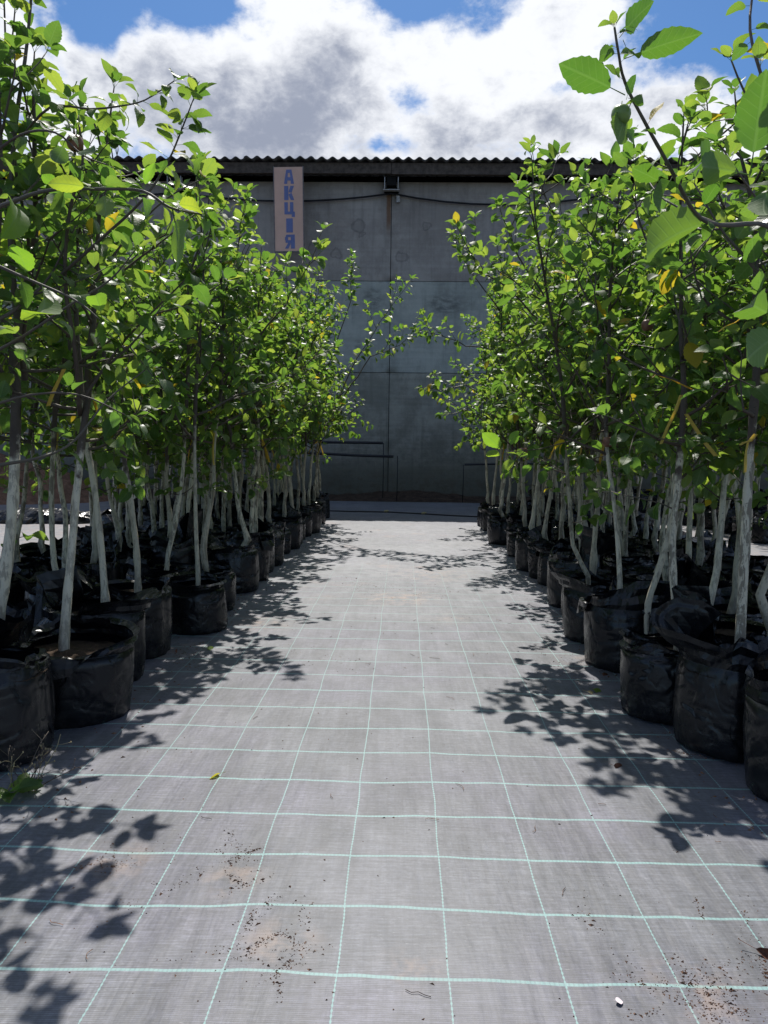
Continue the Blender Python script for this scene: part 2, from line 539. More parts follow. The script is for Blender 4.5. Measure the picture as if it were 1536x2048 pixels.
def m_concrete(name, c1, c2, grime, stains=False):
    m, nt = mat(name)
    p = pos(nt)
    x, y, z = nt.xyz(p)[0:3]
    rnd = nt.n('ShaderNodeObjectInfo').outputs['Random']
    n = nt.noise(p, .9, 6, .65)
    n2 = nt.noise(p, 9.0, 6, .7)
    form = nt.noise(nt.comb(nt.m('MULTIPLY', x, .7), 0.0, nt.m('MULTIPLY', z, 14.0)), 1.0, 3, .6)
    drip = nt.noise(nt.comb(nt.m('MULTIPLY', x, 9.0), 0.0, nt.m('MULTIPLY', z, .5)), 1.0, 4, .6)
    f = nt.m('ADD', nt.m('MULTIPLY', n, .6), nt.m('ADD', nt.m('MULTIPLY', form, .22), nt.m('MULTIPLY', n2, .25)))
    col = nt.mix(nt.ramp(f, .43, .64), c1, c2)
    wash = nt.ramp(nt.noise(nt.comb(nt.m('MULTIPLY', x, 2.2), 4.0, nt.m('MULTIPLY', z, 1.1)), 1.0, 7, .72), .48, .62)
    col = nt.mix(nt.m('MULTIPLY', wash, .35), col, nt.mix(1.0, c1, (.62, .62, .6), 'MULTIPLY'))
    col = nt.mix(nt.m('MULTIPLY', nt.ramp(drip, .5, .75), .35), col, grime)
    if stains == 'top':
        sp = None
        warp = nt.v('MULTIPLY', nt.v('SUBTRACT', nt.noise(p, 5.0, 3, out=1), (.5, .5, .5)), (.22, 0, .22))
        pp = nt.v('ADD', p, warp)
        for px, py, rx, rz in ((715, 453, .13, .11), (628, 498, .09, .14), (672, 507, .12, .08), (853, 451, .08, .09), (803, 514, .11, .09), (455, 440, .1, .12), (1000, 480, .12, .1), (724, 468, .05, .04)):
            q = W(px, py, 14.4)
            dd = nt.v('MULTIPLY', nt.v('SUBTRACT', pp, (q.x, q.y, q.z)), (1 / rx, 0, 1 / rz))
            l = nt.v('LENGTH', dd, out=1)
            ring = nt.m('MULTIPLY', nt.ramp(l, .5, .92), nt.ramp(l, .95, 1.2, .8, 0))
            fill = nt.m('MULTIPLY', nt.ramp(l, .5, 1.0, 1, 0), .55)
            e = nt.m('MAXIMUM', ring, nt.m('MULTIPLY', fill, nt.ramp(n2, .35, .65)))
            sp = e if sp is None else nt.m('MAXIMUM', sp, e)
        col = nt.mix(nt.m('MULTIPLY', sp, .5), col, (.10, .095, .095))
        # rust runs below the bracket
        q = W(778, 400, 14.4)
        dx = nt.m('ABSOLUTE', nt.m('SUBTRACT', nt.m('ADD', x, nt.m('MULTIPLY', nt.noise(nt.comb(0.0, 0.0, z), 3.0, 3), .06)), q.x + .03))
        zr = nt.m('MULTIPLY', nt.ramp(z, 4.7, 5.1), 1.0)
        rust = nt.m('MULTIPLY', nt.ramp(dx, .02, .06, 1, 0), zr)
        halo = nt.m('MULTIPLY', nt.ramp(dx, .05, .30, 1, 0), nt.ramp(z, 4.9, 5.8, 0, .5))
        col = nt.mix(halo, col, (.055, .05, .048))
        col = nt.mix(nt.m('MULTIPLY', rust, .8), col, (.20, .095, .04))
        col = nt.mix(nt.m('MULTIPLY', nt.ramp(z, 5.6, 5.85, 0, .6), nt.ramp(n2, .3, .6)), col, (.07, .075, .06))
    if stains == 'mid':
        for px, py, rx, rz in ((890, 610, .5, .28), (745, 600, .25, .3), (1010, 620, .4, .3), (715, 690, .08, .14)):
            q = W(px, py, 14.4)
            dd = nt.v('MULTIPLY', nt.v('SUBTRACT', p, (q.x, q.y, q.z)), (1 / rx, 0, 1 / rz))
            l = nt.v('LENGTH', dd, out=1)
            e = nt.m('MULTIPLY', nt.ramp(l, .2, 1.1, 1, 0), nt.ramp(nt.noise(nt.v('MULTIPLY', p, (1, 1, 2.5)), 7.0, 5, .7), .35, .65))
            col = nt.mix(nt.m('MULTIPLY', e, .6), col, (.07, .075, .075))
    if stains == 'low':
        g2 = nt.m('MULTIPLY', nt.ramp(nt.m('ADD', z, nt.m('MULTIPLY', n2, .7)), .5, 1.7, 1, 0), .85)
        col = nt.mix(g2, col, grime)
        moss = nt.m('MULTIPLY', nt.ramp(z, .25, .8, 1, 0), nt.ramp(n2, .45, .6))
        col = nt.mix(nt.m('MULTIPLY', moss, .6), col, (.10, .085, .06))
    h = nt.m('ADD', nt.m('MULTIPLY', n2, .5), nt.m('ADD', nt.m('MULTIPLY', form, .6), nt.m('MULTIPLY', nt.noise(p, 60.0, 3), .2)))
    finish(nt, col, .88, .25, nt.bump(h, .5, .02))
    return m


MAT = dict(
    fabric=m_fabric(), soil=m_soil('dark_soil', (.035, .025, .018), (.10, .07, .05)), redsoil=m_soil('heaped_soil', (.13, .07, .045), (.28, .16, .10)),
    bag=m_bag(), trunk=m_trunk(), twig=m_twig(), leaf=m_leaf(), ribbon=m_ribbon(),
    top=m_concrete('plastered_concrete', (.35, .315, .28), (.47, .43, .385), (.13, .125, .115), 'top'),
    mid=m_concrete('form_cast_concrete', (.35, .36, .32), (.48, .49, .43), (.15, .165, .145), 'mid'),
    low=m_concrete('stained_concrete', (.25, .245, .20), (.40, .385, .32), (.10, .10, .078), 'low'),
    joint=m_plain('joint_mortar', (.06, .06, .06), .95, .1),
    cement=m_plain('fibre_cement', (.17, .17, .175), .9, .2, .35, 8.0),
    timber=m_plain('weathered_timber', (.11, .09, .075), .85, .2, .4, 12.0),
    dark=m_plain('gap_shade_and_dark_timber', (.02, .02, .02), .95, .1),  # dark rafter timber, and painted shade for the gap under the eave
    cable=m_plain('black_rubber', (.012, .012, .014), .5, .4, .1),
    steel=m_plain('painted_steel', (.45, .44, .42), .5, .5, .3, 30.0),
    board=m_plain('pink_sign_board', (.78, .50, .38), .55, .4, .08, 3.0, .05),
    blue=m_plain('blue_vinyl', (.16, .20, .42), .5, .4, .08, 5.0, .05),
    boardedge=m_plain('sign_edge', (.22, .20, .20), .6, .3),
    apple=m_plain('green_apple_skin', (.20, .30, .07), .35, .5, .2, 25.0, .05),
    redapple=m_plain('russet_apple_skin', (.26, .12, .07), .45, .5, .3, 30.0, .1),
    pipe=m_plain('black_pipe', (.02, .02, .023), .4, .5, .1),
    dryleaf=m_plain('dry_brown_leaf', (.14, .055, .03), .7, .3, .4, 60.0, .4),
    straw=m_plain('dry_straw', (.42, .34, .18), .7, .3, .3, 60.0, .3),
    yleaf=m_leaf('fallen_yellow_leaf', (.42, .36, .03), (.50, .50, .05), (.8, .7, .05), (.8, .8, .1), (.4, .4, .1)),
    gleaf=m_leaf('fallen_green_leaf', (.10, .20, .03), (.22, .30, .05), (.3, .5, .05), (.5, .6, .05), (.25, .3, .1)),
    pale=m_plain('pale_petal', (.75, .66, .68), .7, .3, .1),
)

# ------------------------------------------------------------------ ground
def nz(x, y, z=0.0):
    return mnoise.noise(Vector((x, y, z)))


def sheet(name, x0, x1, y0, y1, nx, ny, m, fz):
    xs = np.linspace(x0, x1, nx)
    ys = np.linspace(y0, y1, ny)
    v = [(float(x), float(y), fz(float(x), float(y))) for y in ys for x in xs]
    f = [(j * nx + i, j * nx + i + 1, (j + 1) * nx + i + 1, (j + 1) * nx + i) for j in range(ny - 1) for i in range(nx - 1)]
    me = bpy.data.meshes.new(name)
    me.from_pydata(v, [], f)
    me.polygons.foreach_set('use_smooth', [True] * len(f))
    me.materials.append(m)
    me.update()
    return link(name, me)


def fabz(x, y):
    return 0.012 + .0035 * nz(x * 1.7, y * 1.1) + .0018 * nz(x * 6, y * 3.2, 3)


WY = 14.40            # face of the warehouse wall


def soilz(x, y):
    # banks up along the foot of the wall
    t = max(0.0, min(1.0, (y - 12.9) / 1.4))
    return -.04 + t * (.12 + .10 * nz(x * .9, 1.3) + .08 * nz(x * 3.1, y * 3)) * (1 if y > 12.6 else 0)


g = sheet('ground', -300, 300, -300, 300, 3, 3, MAT['soil'], lambda x, y: -.06)
tag(g, kind='structure')
g = sheet('soil_strip', -21, 21, 12.5, 14.5, 340, 40, MAT['soil'], soilz)
tag(g, kind='structure')
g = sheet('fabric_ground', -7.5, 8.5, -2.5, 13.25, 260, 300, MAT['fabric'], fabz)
tag(g, kind='structure')


def crumbs():
    r = random.Random(3)
    b = MB()
    spots = [((560, 1900), .10, 260), ((545, 1955), .07, 90), ((440, 1760), .10, 120), ((225, 1740), .13, 130), ((1410, 2010), .10, 420), ((1480, 1905), .09, 150),
             ((1180, 1340), .22, 220), ((1400, 1480), .16, 240), ((340, 1310), .2, 320), ((800, 1180), .4, 280), ((490, 1700), .06, 60), ((1175, 1830), .1, 26), ((240, 1300), .3, 120),
             ((1170, 1260), .3, 180), ((620, 1330), .3, 100)]
    pts = []
    for (px, py), s, n in spots:
        c = G(px, py)
        for q in range(max(2, n // 22)):
            ang = r.uniform(0, 3.14)
            lx, ly = r.gauss(0, s * .55), r.gauss(0, s * .7)
            el = r.uniform(.15, .6) * s
            for _ in range(int(n / max(2, n // 22) * 1.6)):
                u, w = r.gauss(0, el), r.gauss(0, el * .22)
                pts.append((c.x + lx + u * math.cos(ang) - w * math.sin(ang), c.y + ly + u * math.sin(ang) + w * math.cos(ang), r.uniform(.0004, .0020) * (1 if r.random() < .93 else 2)))
    for _ in range(500):
        pts.append((r.uniform(-1.2, 1.1), 1.1 + 6 * r.random() ** 1.5, r.uniform(.0008, .0028)))
    for _ in range(700):
        sx = r.choice((-1, 1))
        pts.append((sx * (.93 + r.gauss(0, .06)), r.uniform(1.8, 9.5), r.uniform(.001, .005)))
    for x, y, s in pts:
        z = fabz(x, y)
        a = r.random() * 6.3
        e = r.uniform(.7, 2.2)
        k = len(b.v)
        ca, sa = math.cos(a), math.sin(a)
        for (u, w, h) in ((-e, -.7, 0), (e, -.6, 0), (.2, .9, 0), (0, 0, 1.0)):
            b.v.append((x + (u * ca - w * sa) * s, y + (u * sa + w * ca) * s, z + h * s))
        b.f += [(k, k + 1, k + 3), (k + 1, k + 2, k + 3), (k + 2, k, k + 3)]
    # short curled rootlets
    for _ in range(90):
        x, y = r.uniform(-1.0, 1.0), r.uniform(1.2, 5.0)
        if r.random() < .4: x, y = .83 + r.gauss(0, .08), 1.27 + r.gauss(0, .06)
        a = r.random() * 6.3
        L = r.uniform(.012, .05)
        q = []
        for i in range(5):
            q.append((x, y, fabz(x, y) + .002 + .002 * r.random()))
            x += math.cos(a) * L / 4
            y += math.sin(a) * L / 4
            a += r.uniform(-.7, .7)
        b.tube(q, .0007, 3, False)
    o = link('soil_crumbs', b.mesh('soil_crumbs', MAT['redsoil'], False))
    tag(o, 'brown soil crumbs and rootlets scattered over the grey ground fabric', 'crumbs', kind='stuff')


crumbs()

# ------------------------------------------------------------------ warehouse behind
def warehouse():
    w = empty('warehouse', (0, WY, 0))
    tag(w, 'long grey concrete warehouse with corrugated roof closing off the path', 'building')
    bay = 3.88
    x0 = -.27 - 5 * bay
    za, zb, zc_ = W(768, 745, WY).z, W(768, 562, WY).z, W(768, 364, WY).z
    rows = ((-.05, za - .005, 'low'), (za + .005, zb - .005, 'mid'), (zb + .005, zc_, 'top'))
    r = random.Random(5)

    def panel(wd, z0, z1, m):
        nx, nzv = 22, 12
        vs, fs = [], []
        for j in range(nzv + 1):
            for i in range(nx + 1):
                x = .006 + (wd - .012) * i / nx
                z = z0 + (z1 - z0) * j / nzv
                ed = (i in (0, nx)) or (j in (0, nzv))
                vs.append((x, (.012 if ed else 0) + .010 * nz(x * 1.3 + z0 * 7, z * 2.1, 5) + .004 * nz(x * 5, z * 5, 9), z))
        for j in range(nzv):
            for i in range(nx):
                a = j * (nx + 1) + i
                fs.append((a, a + 1, a + nx + 2, a + nx + 1))
        # sides
        b = len(vs)
        vs += [(.006, .20, z0), (wd - .006, .20, z0), (wd - .006, .20, z1), (.006, .20, z1)]
        tl, tr = nzv * (nx + 1), nzv * (nx + 1) + nx
        fs += [(b, b + 1, nx, 0), (tl, tr, b + 2, b + 3), (0, tl, b + 3, b), (b + 1, b + 2, tr, nx), (b + 3, b + 2, b + 1, b)]
        me = bpy.data.meshes.new('wall_panel')
        me.from_pydata(vs, [], fs)
        me.polygons.foreach_set('use_smooth', [True] * (nx * nzv) + [False] * 5)
        me.materials.append(m)
        me.update()
        return me
    for z0, z1, k in rows:
        me = panel(bay, z0, z1, MAT[k])
        for i in range(10):
            link('wall_panel', me, w, (x0 + i * bay, r.uniform(-.004, .004), 0))
    b = MB()
    b.quadbox(x0, x0 + 10 * bay, .16, .40, -.06, zc_ - .03)
    b.quadbox(x0, x0 + 10 * bay, 11.8, 12.0, -.06, zc_ + 1.5)
    b.quadbox(x0, x0 + .2, .41, 11.79, -.06, zc_)
    b.quadbox(x0 + 10 * bay - .2, x0 + 10 * bay, .41, 11.79, -.06, zc_)
    link('wall_backing', b.mesh('wall_backing', MAT['joint'], False), w)
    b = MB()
    b.quadbox(x0, x0 + 10 * bay, .55, .62, zc_ - .03, W(768, 318, WY - .42).z + .03)  # near-black sheet stands in for the shade inside the open gap
    link('gap_shade_backing', b.mesh('gap_shade_backing', MAT['dark'], False), w)
    # eave: sheet edge at z ~6.2, 0.4 m in front of the wall
    ez = W(768, 318, WY - .42).z
    ey = -.42
    sl = math.tan(R(9))
    wl = .19
    ns = 6
    sw = wl * ns
    vs, fs = [], []
    nn = ns * 8 + 5
    for top in (0, 1):
        for j, yy in enumerate((0, 1.75)):
            for i in range(nn):
                x = i * wl / 8
                vs.append((x, yy, .026 * math.sin(2 * math.pi * x / wl) + yy * sl + (.012 if top else 0)))
    for i in range(nn - 1):
        fs.append((i, nn + i, nn + i + 1, i + 1))
        fs.append((2 * nn + i, 2 * nn + i + 1, 3 * nn + i + 1, 3 * nn + i))
        fs.append((i, i + 1, 2 * nn + i + 1, 2 * nn + i))
        fs.append((nn + i, 3 * nn + i, 3 * nn + i + 1, nn + i + 1))
    me = bpy.data.meshes.new('roof_sheet')
    me.from_pydata(vs, [], fs)
    me.polygons.foreach_set('use_smooth', [True] * len(fs))
    me.materials.append(MAT['cement'])
    me.update()
    for row in range(2):
        for i in range(35):
            o = link('roof_sheet', me, w, (x0 - .3 + i * sw, ey + row * 1.6 + r.uniform(-.012, .012), ez + row * (1.6 * sl + .03) + (i % 2) * .013 + r.uniform(-.004, .004)))
            o.rotation_euler = (0, r.uniform(-.003, .003), 0)
    b = MB()
    b.v += [(x0 - .3, ey + 3.2, ez + 3.3 * sl), (x0 + 40, ey + 3.2, ez + 3.3 * sl), (x0 + 40, 12.4, ez + 12.8 * sl), (x0 - .3, 12.4, ez + 12.8 * sl)]
    b.v += [(p[0], p[1], p[2] + .03) for p in b.v[:4]]
    b.f += [(3, 2, 1, 0), (4, 5, 6, 7), (0, 1, 5, 4), (1, 2, 6, 5), (2, 3, 7, 6), (3, 0, 4, 7)]
    link('roof', b.mesh('roof', MAT['cement'], False), w)
    # purlin boards end to end on the rafters
    for i in range(10):
        b = MB()
        b.quadbox(x0 + i * bay + .004, x0 + (i + 1) * bay - .004, ey + .10, ey + .17, ez - .215 + r.uniform(-.006, .006), ez - .030)
        link('purlin', b.mesh('purlin', MAT['timber'], False), w)
    for i in range(11):
        xx = x0 + i * bay
        b = MB()
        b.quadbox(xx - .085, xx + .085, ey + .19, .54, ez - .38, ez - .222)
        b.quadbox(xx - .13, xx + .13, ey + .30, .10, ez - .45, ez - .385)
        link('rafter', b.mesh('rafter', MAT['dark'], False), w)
        b = MB()
        b.quadbox(xx - .15, xx + .15, ey + .16, ey + .25, ez - .470, ez - .456)
        br = link('bracket', b.mesh('bracket', MAT['steel'], False), w)
        for s in (-1, 1):
            b = MB()
            b.quadbox(xx + s * .12 - .007, xx + s * .12 + .007, ey + .15, ey + .26, ez - .452, ez - .25)
            link('plate', b.mesh('plate', MAT['steel'], False), br)
        b = MB()
        b.quadbox(xx + .09, xx + .15, -.06, -.012, ez - .62, ez - .50)
        link('junction_box', b.mesh('junction_box', MAT['steel'], False), w)
    # sagging supply cable under the eave
    b = MB()
    pts = []
    for i in range(11):
        for k in range(8):
            t = k / 8
            if i < 10:
                pts.append((x0 + (i + t) * bay, -.06, ez - .47 - .17 * 4 * t * (1 - t) * (.6 + .5 * ((i * 7) % 3) / 2)))
    b.tube(pts, .016, 6)
    link('cable', b.mesh('cable', MAT['cable']), w)
    return ez


EZ = warehouse()


def sign():
    top, bot = W(575, 334, 13.9), W(580, 502, 13.9)
    c = (top + bot) / 2
    H = (top - bot).length
    Wd = 57 / F * 13.5
    e = empty('sign', (c.x, 13.90, c.z))
    e.rotation_euler = (0, -.018, 0)
    tag(e, 'tall pink sign board with blue Cyrillic letters hung below the eave', 'sign')
    b = MB()
    b.quadbox(-Wd / 2, Wd / 2, 0, .03, -H / 2, H / 2)
    link('board', b.mesh('board', MAT['board'], False), e)
    b = MB()
    t = .014
    b.quadbox(Wd / 2 + .001, Wd / 2 + t, -.006, .036, -H / 2 - t, H / 2 + t)
    b.quadbox(-Wd / 2 - t, -Wd / 2 - .001, -.006, .036, -H / 2 - t, H / 2 + t)
    b.quadbox(-Wd / 2, Wd / 2, -.006, .036, -H / 2 - t, -H / 2 - .001)
    link('frame', b.mesh('frame', MAT['boardedge'], False), e)
    # letters drawn in a 10 x 13 cell as extruded polygons, quads and triangles only
    L = {
        'A': [[(0, 0), (3.2, 0), (4.2, 13), (2.4, 13)], [(6.8, 0), (10, 0), (7.6, 13), (5.8, 13)], [(4.2, 13), (4.0, 10), (6.0, 10), (5.8, 13)], [(3.45, 3), (6.55, 3), (6.3, 6), (3.7, 6)]],
        'K': [[(0, 0), (4.2, 0), (4.2, 13), (0, 13)], [(4.35, 5.2), (6.4, 0), (10, 0), (7.4, 6.6)], [(4.35, 7.4), (7.4, 6.65), (9.8, 13), (6.3, 13)]],
        'TS': [[(0, 1.8), (3.4, 1.8), (3.4, 13), (0, 13)], [(3.42, 1.8), (5.6, 1.8), (5.6, 4.4), (3.42, 4.4)], [(5.62, 1.8), (9, 1.8), (9, 13), (5.62, 13)], [(7.2, -.6), (10.4, -.6), (10.4, 1.78), (7.2, 1.78)], [(9.02, 1.8), (10.4, 1.8), (10.4, 4.2), (9.02, 4.2)]],
        'I': [[(1.6, 0), (8.2, 0), (8.2, 13), (1.6, 13)]],
        'YA': [[(6, 0), (10, 0), (10, 13), (6, 13)], [(0, 0), (3.4, 0), (5.95, 5.0), (3.3, 5.4)], [(.6, 5.45), (5.95, 5.3), (5.95, 7.8), (.6, 7.8)], [(.1, 7.82), (3.2, 7.82), (3.2, 10.6), (.1, 10.6)], [(.6, 10.62), (5.95, 10.62), (5.95, 13), (1.6, 13)]],
    }
    cw = 20 / F * 13.5
    ch = 27.5 / F * 13.5
    for i, k in enumerate(('A', 'K', 'TS', 'I', 'YA')):
        zt = H / 2 - .045 - i * (H - .05) / 5.0
        b = MB()
        for poly in L[k]:
            q = len(b.v)
            n = len(poly)
            pp = [((x / 10 - .5) * cw + .012, zt - ch + y / 13 * ch) for x, y in poly]
            b.v += [(x, -.0045, z) for x, z in pp] + [(x, -.001, z) for x, z in pp]
            b.f.append(tuple(q + j for j in range(n)))
            for j in range(n):
                b.f.append((q + j, q + n + j, q + n + (j + 1) % n, q + (j + 1) % n))
        link('letter', b.mesh('letter', MAT['blue'], False), e)


sign()


def pipes():
    def run(pts_px, z, rad, drops, label):
        e = empty('water_pipe', tuple(P(*pts_px[0], z)))
        o = Vector(e.location)
        tag(e, label, 'pipe', 'black pipes on thin uprights before the wall')
        b = MB()
        b.tube([P(x, y, z) - o for x, y in pts_px], rad, 10)
        link('tube', b.mesh('tube', MAT['pipe']), e)
        for dx, top in drops:
            a = P(dx, top, z)
            b = MB()
            b.tube([a - o, Vector((a.x + .004, a.y, .5)) - o, Vector((a.x - .004, a.y, -.02)) - o], .007, 6)
            link('upright', b.mesh('upright', MAT['cable']), e)
    run([(480, 886), (560, 884), (620, 884), (700, 885), (766, 886)], 13.7, .024, [(767, 886), (500, 886)], 'upper of the two black pipes before the wall left of the path')
    run([(440, 900), (560, 903), (640, 907), (720, 911), (787, 913)], 13.3, .024, [(795, 912), (460, 902)], 'lower longer black pipe before the wall left of the path')
    run([(929, 929), (990, 928), (1060, 928), (1130, 929)], 13.3, .018, [(927, 929), (1110, 929)], 'thin black pipe before the wall right of the path')
    # irrigation hose lying across the shaded fabric
    e = empty('hose', tuple(G(640, 1024)))
    o = Vector(e.location)
    tag(e, 'thin black irrigation hose with two pale fittings across the shaded fabric', 'hose')
    b = MB()
    q = [G(x, y) for x, y in ((640, 1024), (700, 1026), (773, 1027), (848, 1031), (915, 1035), (960, 1037))]
    b.tube([p + Vector((0, 0, .024)) - o for p in q], .010, 6)
    link('tube', b.mesh('tube', MAT['pipe']), e)
    for px, py in ((773, 1027), (848, 1031)):
        c = G(px, py) + Vector((0, 0, .030)) - o
        b = MB()
        b.tube([c - Vector((.035, 0, 0)), c - Vector((.012, 0, 0)), c + Vector((.012, 0, .004)), c + Vector((.035, 0, 0))], [.012, .02, .02, .012], 8)
        link('fitting', b.mesh('fitting', MAT['straw']), e)


pipes()


def mound(name, label, c, rx, ry, h, m, seed):
    nx, ny = 60, 30
    vs, fs = [], []
    for j in range(ny + 1):
        rr = j / ny
        for i in range(nx):
            a = 2 * math.pi * i / nx
            x, y = rr * math.cos(a), rr * math.sin(a)
            k = (1 - rr * rr)
            z = h * k * (1 + .5 * nz(x * 2 + seed, y * 2)) + .10 * k * nz(x * 7 + seed, y * 7) + .05 * nz(x * 16, y * 16, seed) * (k + .1)
            vs.append((x * rx, y * ry, z - .03))
    for j in range(ny):
        for i in range(nx):
            fs.append((j * nx + i, (j + 1) * nx + i, (j + 1) * nx + (i + 1) % nx, j * nx + (i + 1) % nx))
    me = bpy.data.meshes.new(name)
    me.from_pydata(vs, [], fs)
    me.polygons.foreach_set('use_smooth', [True] * len(fs))
    me.materials.append(m)
    me.update()
    o = link(name, me, None, c)
    if label: tag(o, label, 'soil heap')
    return o


mound('soil_heap', 'heap of reddish brown soil by the wall behind the trees', (-7.3, 12.6, 0), 2.6, 1.4, .75, MAT['redsoil'], 2.0)


def black_roll():
    # bunched-up black sheeting lying beyond the left block of trees
    r = random.Random(9)
    for (px, py, L, rad, lab) in ((70, 1046, 1.7, .16, 'bunched black plastic sheeting lying on the bright ground past the trees'),
                                  (215, 1040, 1.1, .10, 'smaller crumpled fold of black sheeting beside the bigger bunched one')):
        c = G(px, py)
        nu, nv = 48, 14
        vs, fs = [], []
        for i in range(nu + 1):
            u = i / nu
            env = math.sin(math.pi * min(1, max(0, u))) ** .45
            for j in range(nv):
                a = math.pi * j / (nv - 1)
                q = rad * env * (1 + .35 * nz(u * 7, a * 1.6, px)) + .02 * nz(u * 22, a * 4, 3)
                vs.append(((u - .5) * L, -math.cos(a) * q * 1.5, math.sin(a) * q + .014))
        for i in range(nu):
            for j in range(nv - 1):
                a = i * nv + j
                fs.append((a, a + nv, a + nv + 1, a + 1))
        me = bpy.data.meshes.new('plastic_sheeting')
        me.from_pydata(vs, [], fs)
        me.materials.append(MAT['bag'])
        me.update()
        o = link('plastic_sheeting', me, None, (c.x, c.y, 0))
        o.rotation_euler = (0, 0, .05)
        tag(o, lab, 'plastic sheeting')


black_roll()

# ------------------------------------------------------------------ leaves
def leaf_template(nu, nv, wid, curl, fold, twist, serr, seed, petiole=.28):
    """blade along +X from 0.28 to 1.28 (in leaf lengths), normal +Z"""
    r = random.Random(seed)
    vs, fs, uv = [], [], []
    us = [i / nu for i in range(nu + 1)]

    def prof(u):
        return wid * (math.sin(math.pi * u ** .86) ** .76) * (1 - .08 * u) if 0 < u < 1 else 0.0
    for i, u in enumerate(us):
        w = prof(u)
        if u > .88: w *= .84
        for j in range(-nv, nv + 1):
            v = j / nv
            ww = w
            if abs(j) == nv and serr: ww = w * (1 + serr * (1 if i % 2 else -1))
            ang = curl * u
            cx = math.sin(ang) / curl if abs(curl) > .01 else u
            cz = -(1 - math.cos(ang)) / curl if abs(curl) > .01 else 0
            y = v * ww
            z = abs(v) * ww * fold + .05 * math.sin(u * 9 + seed) * v * v * (1 if v > 0 else -1) * w * 2
            tw = twist * u
            y2 = y * math.cos(tw) - z * math.sin(tw)
            z2 = y * math.sin(tw) + z * math.cos(tw)
            vs.append((petiole + cx, y2, cz + z2))
            uv.append((u, v * (w / wid if wid else 0)))
    k = 2 * nv + 1
    for i in range(nu):
        for j in range(2 * nv):
            a = i * k + j
            if i == 0:
                if j == 0: fs.append((0 + nv, a + k, a + k + 1)); continue
                fs.append((nv, a + k, a + k + 1)); continue
            if i == nu - 1:
                fs.append((a, i * k + k + nv, a + 1)); continue
            fs.append((a, a + k, a + k + 1, a + 1))
    # compact unused tip duplicates
    used = sorted({q for f in fs for q in f})
    mp = {q: i for i, q in enumerate(used)}
    vs = [vs[q] for q in used]
    uv = [uv[q] for q in used]
    fs = [tuple(mp[q] for q in f) for f in fs]
    b = len(vs)
    t = .013
    vs += [(0, -t, .0), (0, t, .0), (petiole + .01, t * .7, .0), (petiole + .01, -t * .7, .0), (0, 0, -t * 1.5), (petiole + .01, 0, -t)]
    uv += [(0, 0)] * 6
    fs += [(b, b + 3, b + 2, b + 1), (b, b + 4, b + 5, b + 3), (b + 1, b + 2, b + 5, b + 4)]
    return np.array(vs), fs, uv


def leaf_mesh(tpl, name, m, rnd=None):
    vs, fs, uv = tpl
    me = bpy.data.meshes.new(name)
    me.from_pydata([tuple(p) for p in vs], [], fs)
    me.polygons.foreach_set('use_smooth', [True] * len(fs))
    l = me.uv_layers.new(name='UVMap')
    li = np.empty(len(me.loops), dtype=np.int32)
    me.loops.foreach_get('vertex_index', li)
    l.data.foreach_set('uv', np.array(uv, dtype=np.float32)[li].ravel())
    me.materials.append(m)
    me.update()
    return me


TPL = [leaf_template(5, 1, .30, .7, .30, .15, 0, 1), leaf_template(5, 1, .34, 1.1, .22, -.3, 0, 2), leaf_template(5, 1, .27, .35, .45, .35, 0, 3), leaf_template(5, 1, .32, 1.5, .15, .1, 0, 4), leaf_template(5, 1, .31, 2.1, .35, .5, 0, 10), leaf_template(5, 1, .30, -.5, .75, -.4, 0, 11)]
HIT = [leaf_template(16, 2, .31, .75, .28, .25, .045, 5), leaf_template(16, 2, .35, 1.15, .20, -.35, .045, 6), leaf_template(16, 2, .28, .35, .42, .45, .05, 7), leaf_template(16, 2, .33, 1.6, .15, .1, .05, 8), leaf_template(16, 2, .36, .25, .12, .15, .05, 9)]
LO = [leaf_mesh(t, 'leaf', MAT['leaf']) for t in TPL]
HI = [leaf_mesh(t, 'leaf', MAT['leaf']) for t in HIT]


BIGM = m_leaf('broad_apple_leaf', tr=(.09, .26, .02), tr2=(.34, .52, .035), yl=(2.0, 3.0), mixf=.48)
BIG = [leaf_mesh(t, 'leaf', BIGM) for t in HIT]
GLOWM = m_leaf('backlit_glow_leaf', tr=(.22, .50, .03), tr2=(.66, .80, .05), yl=(2.0, 3.0), mixf=.52)  # copy of the leaf with backlit glow put into a brighter transmitted colour
GLOW = [leaf_mesh(t, 'leaf', GLOWM) for t in HIT]


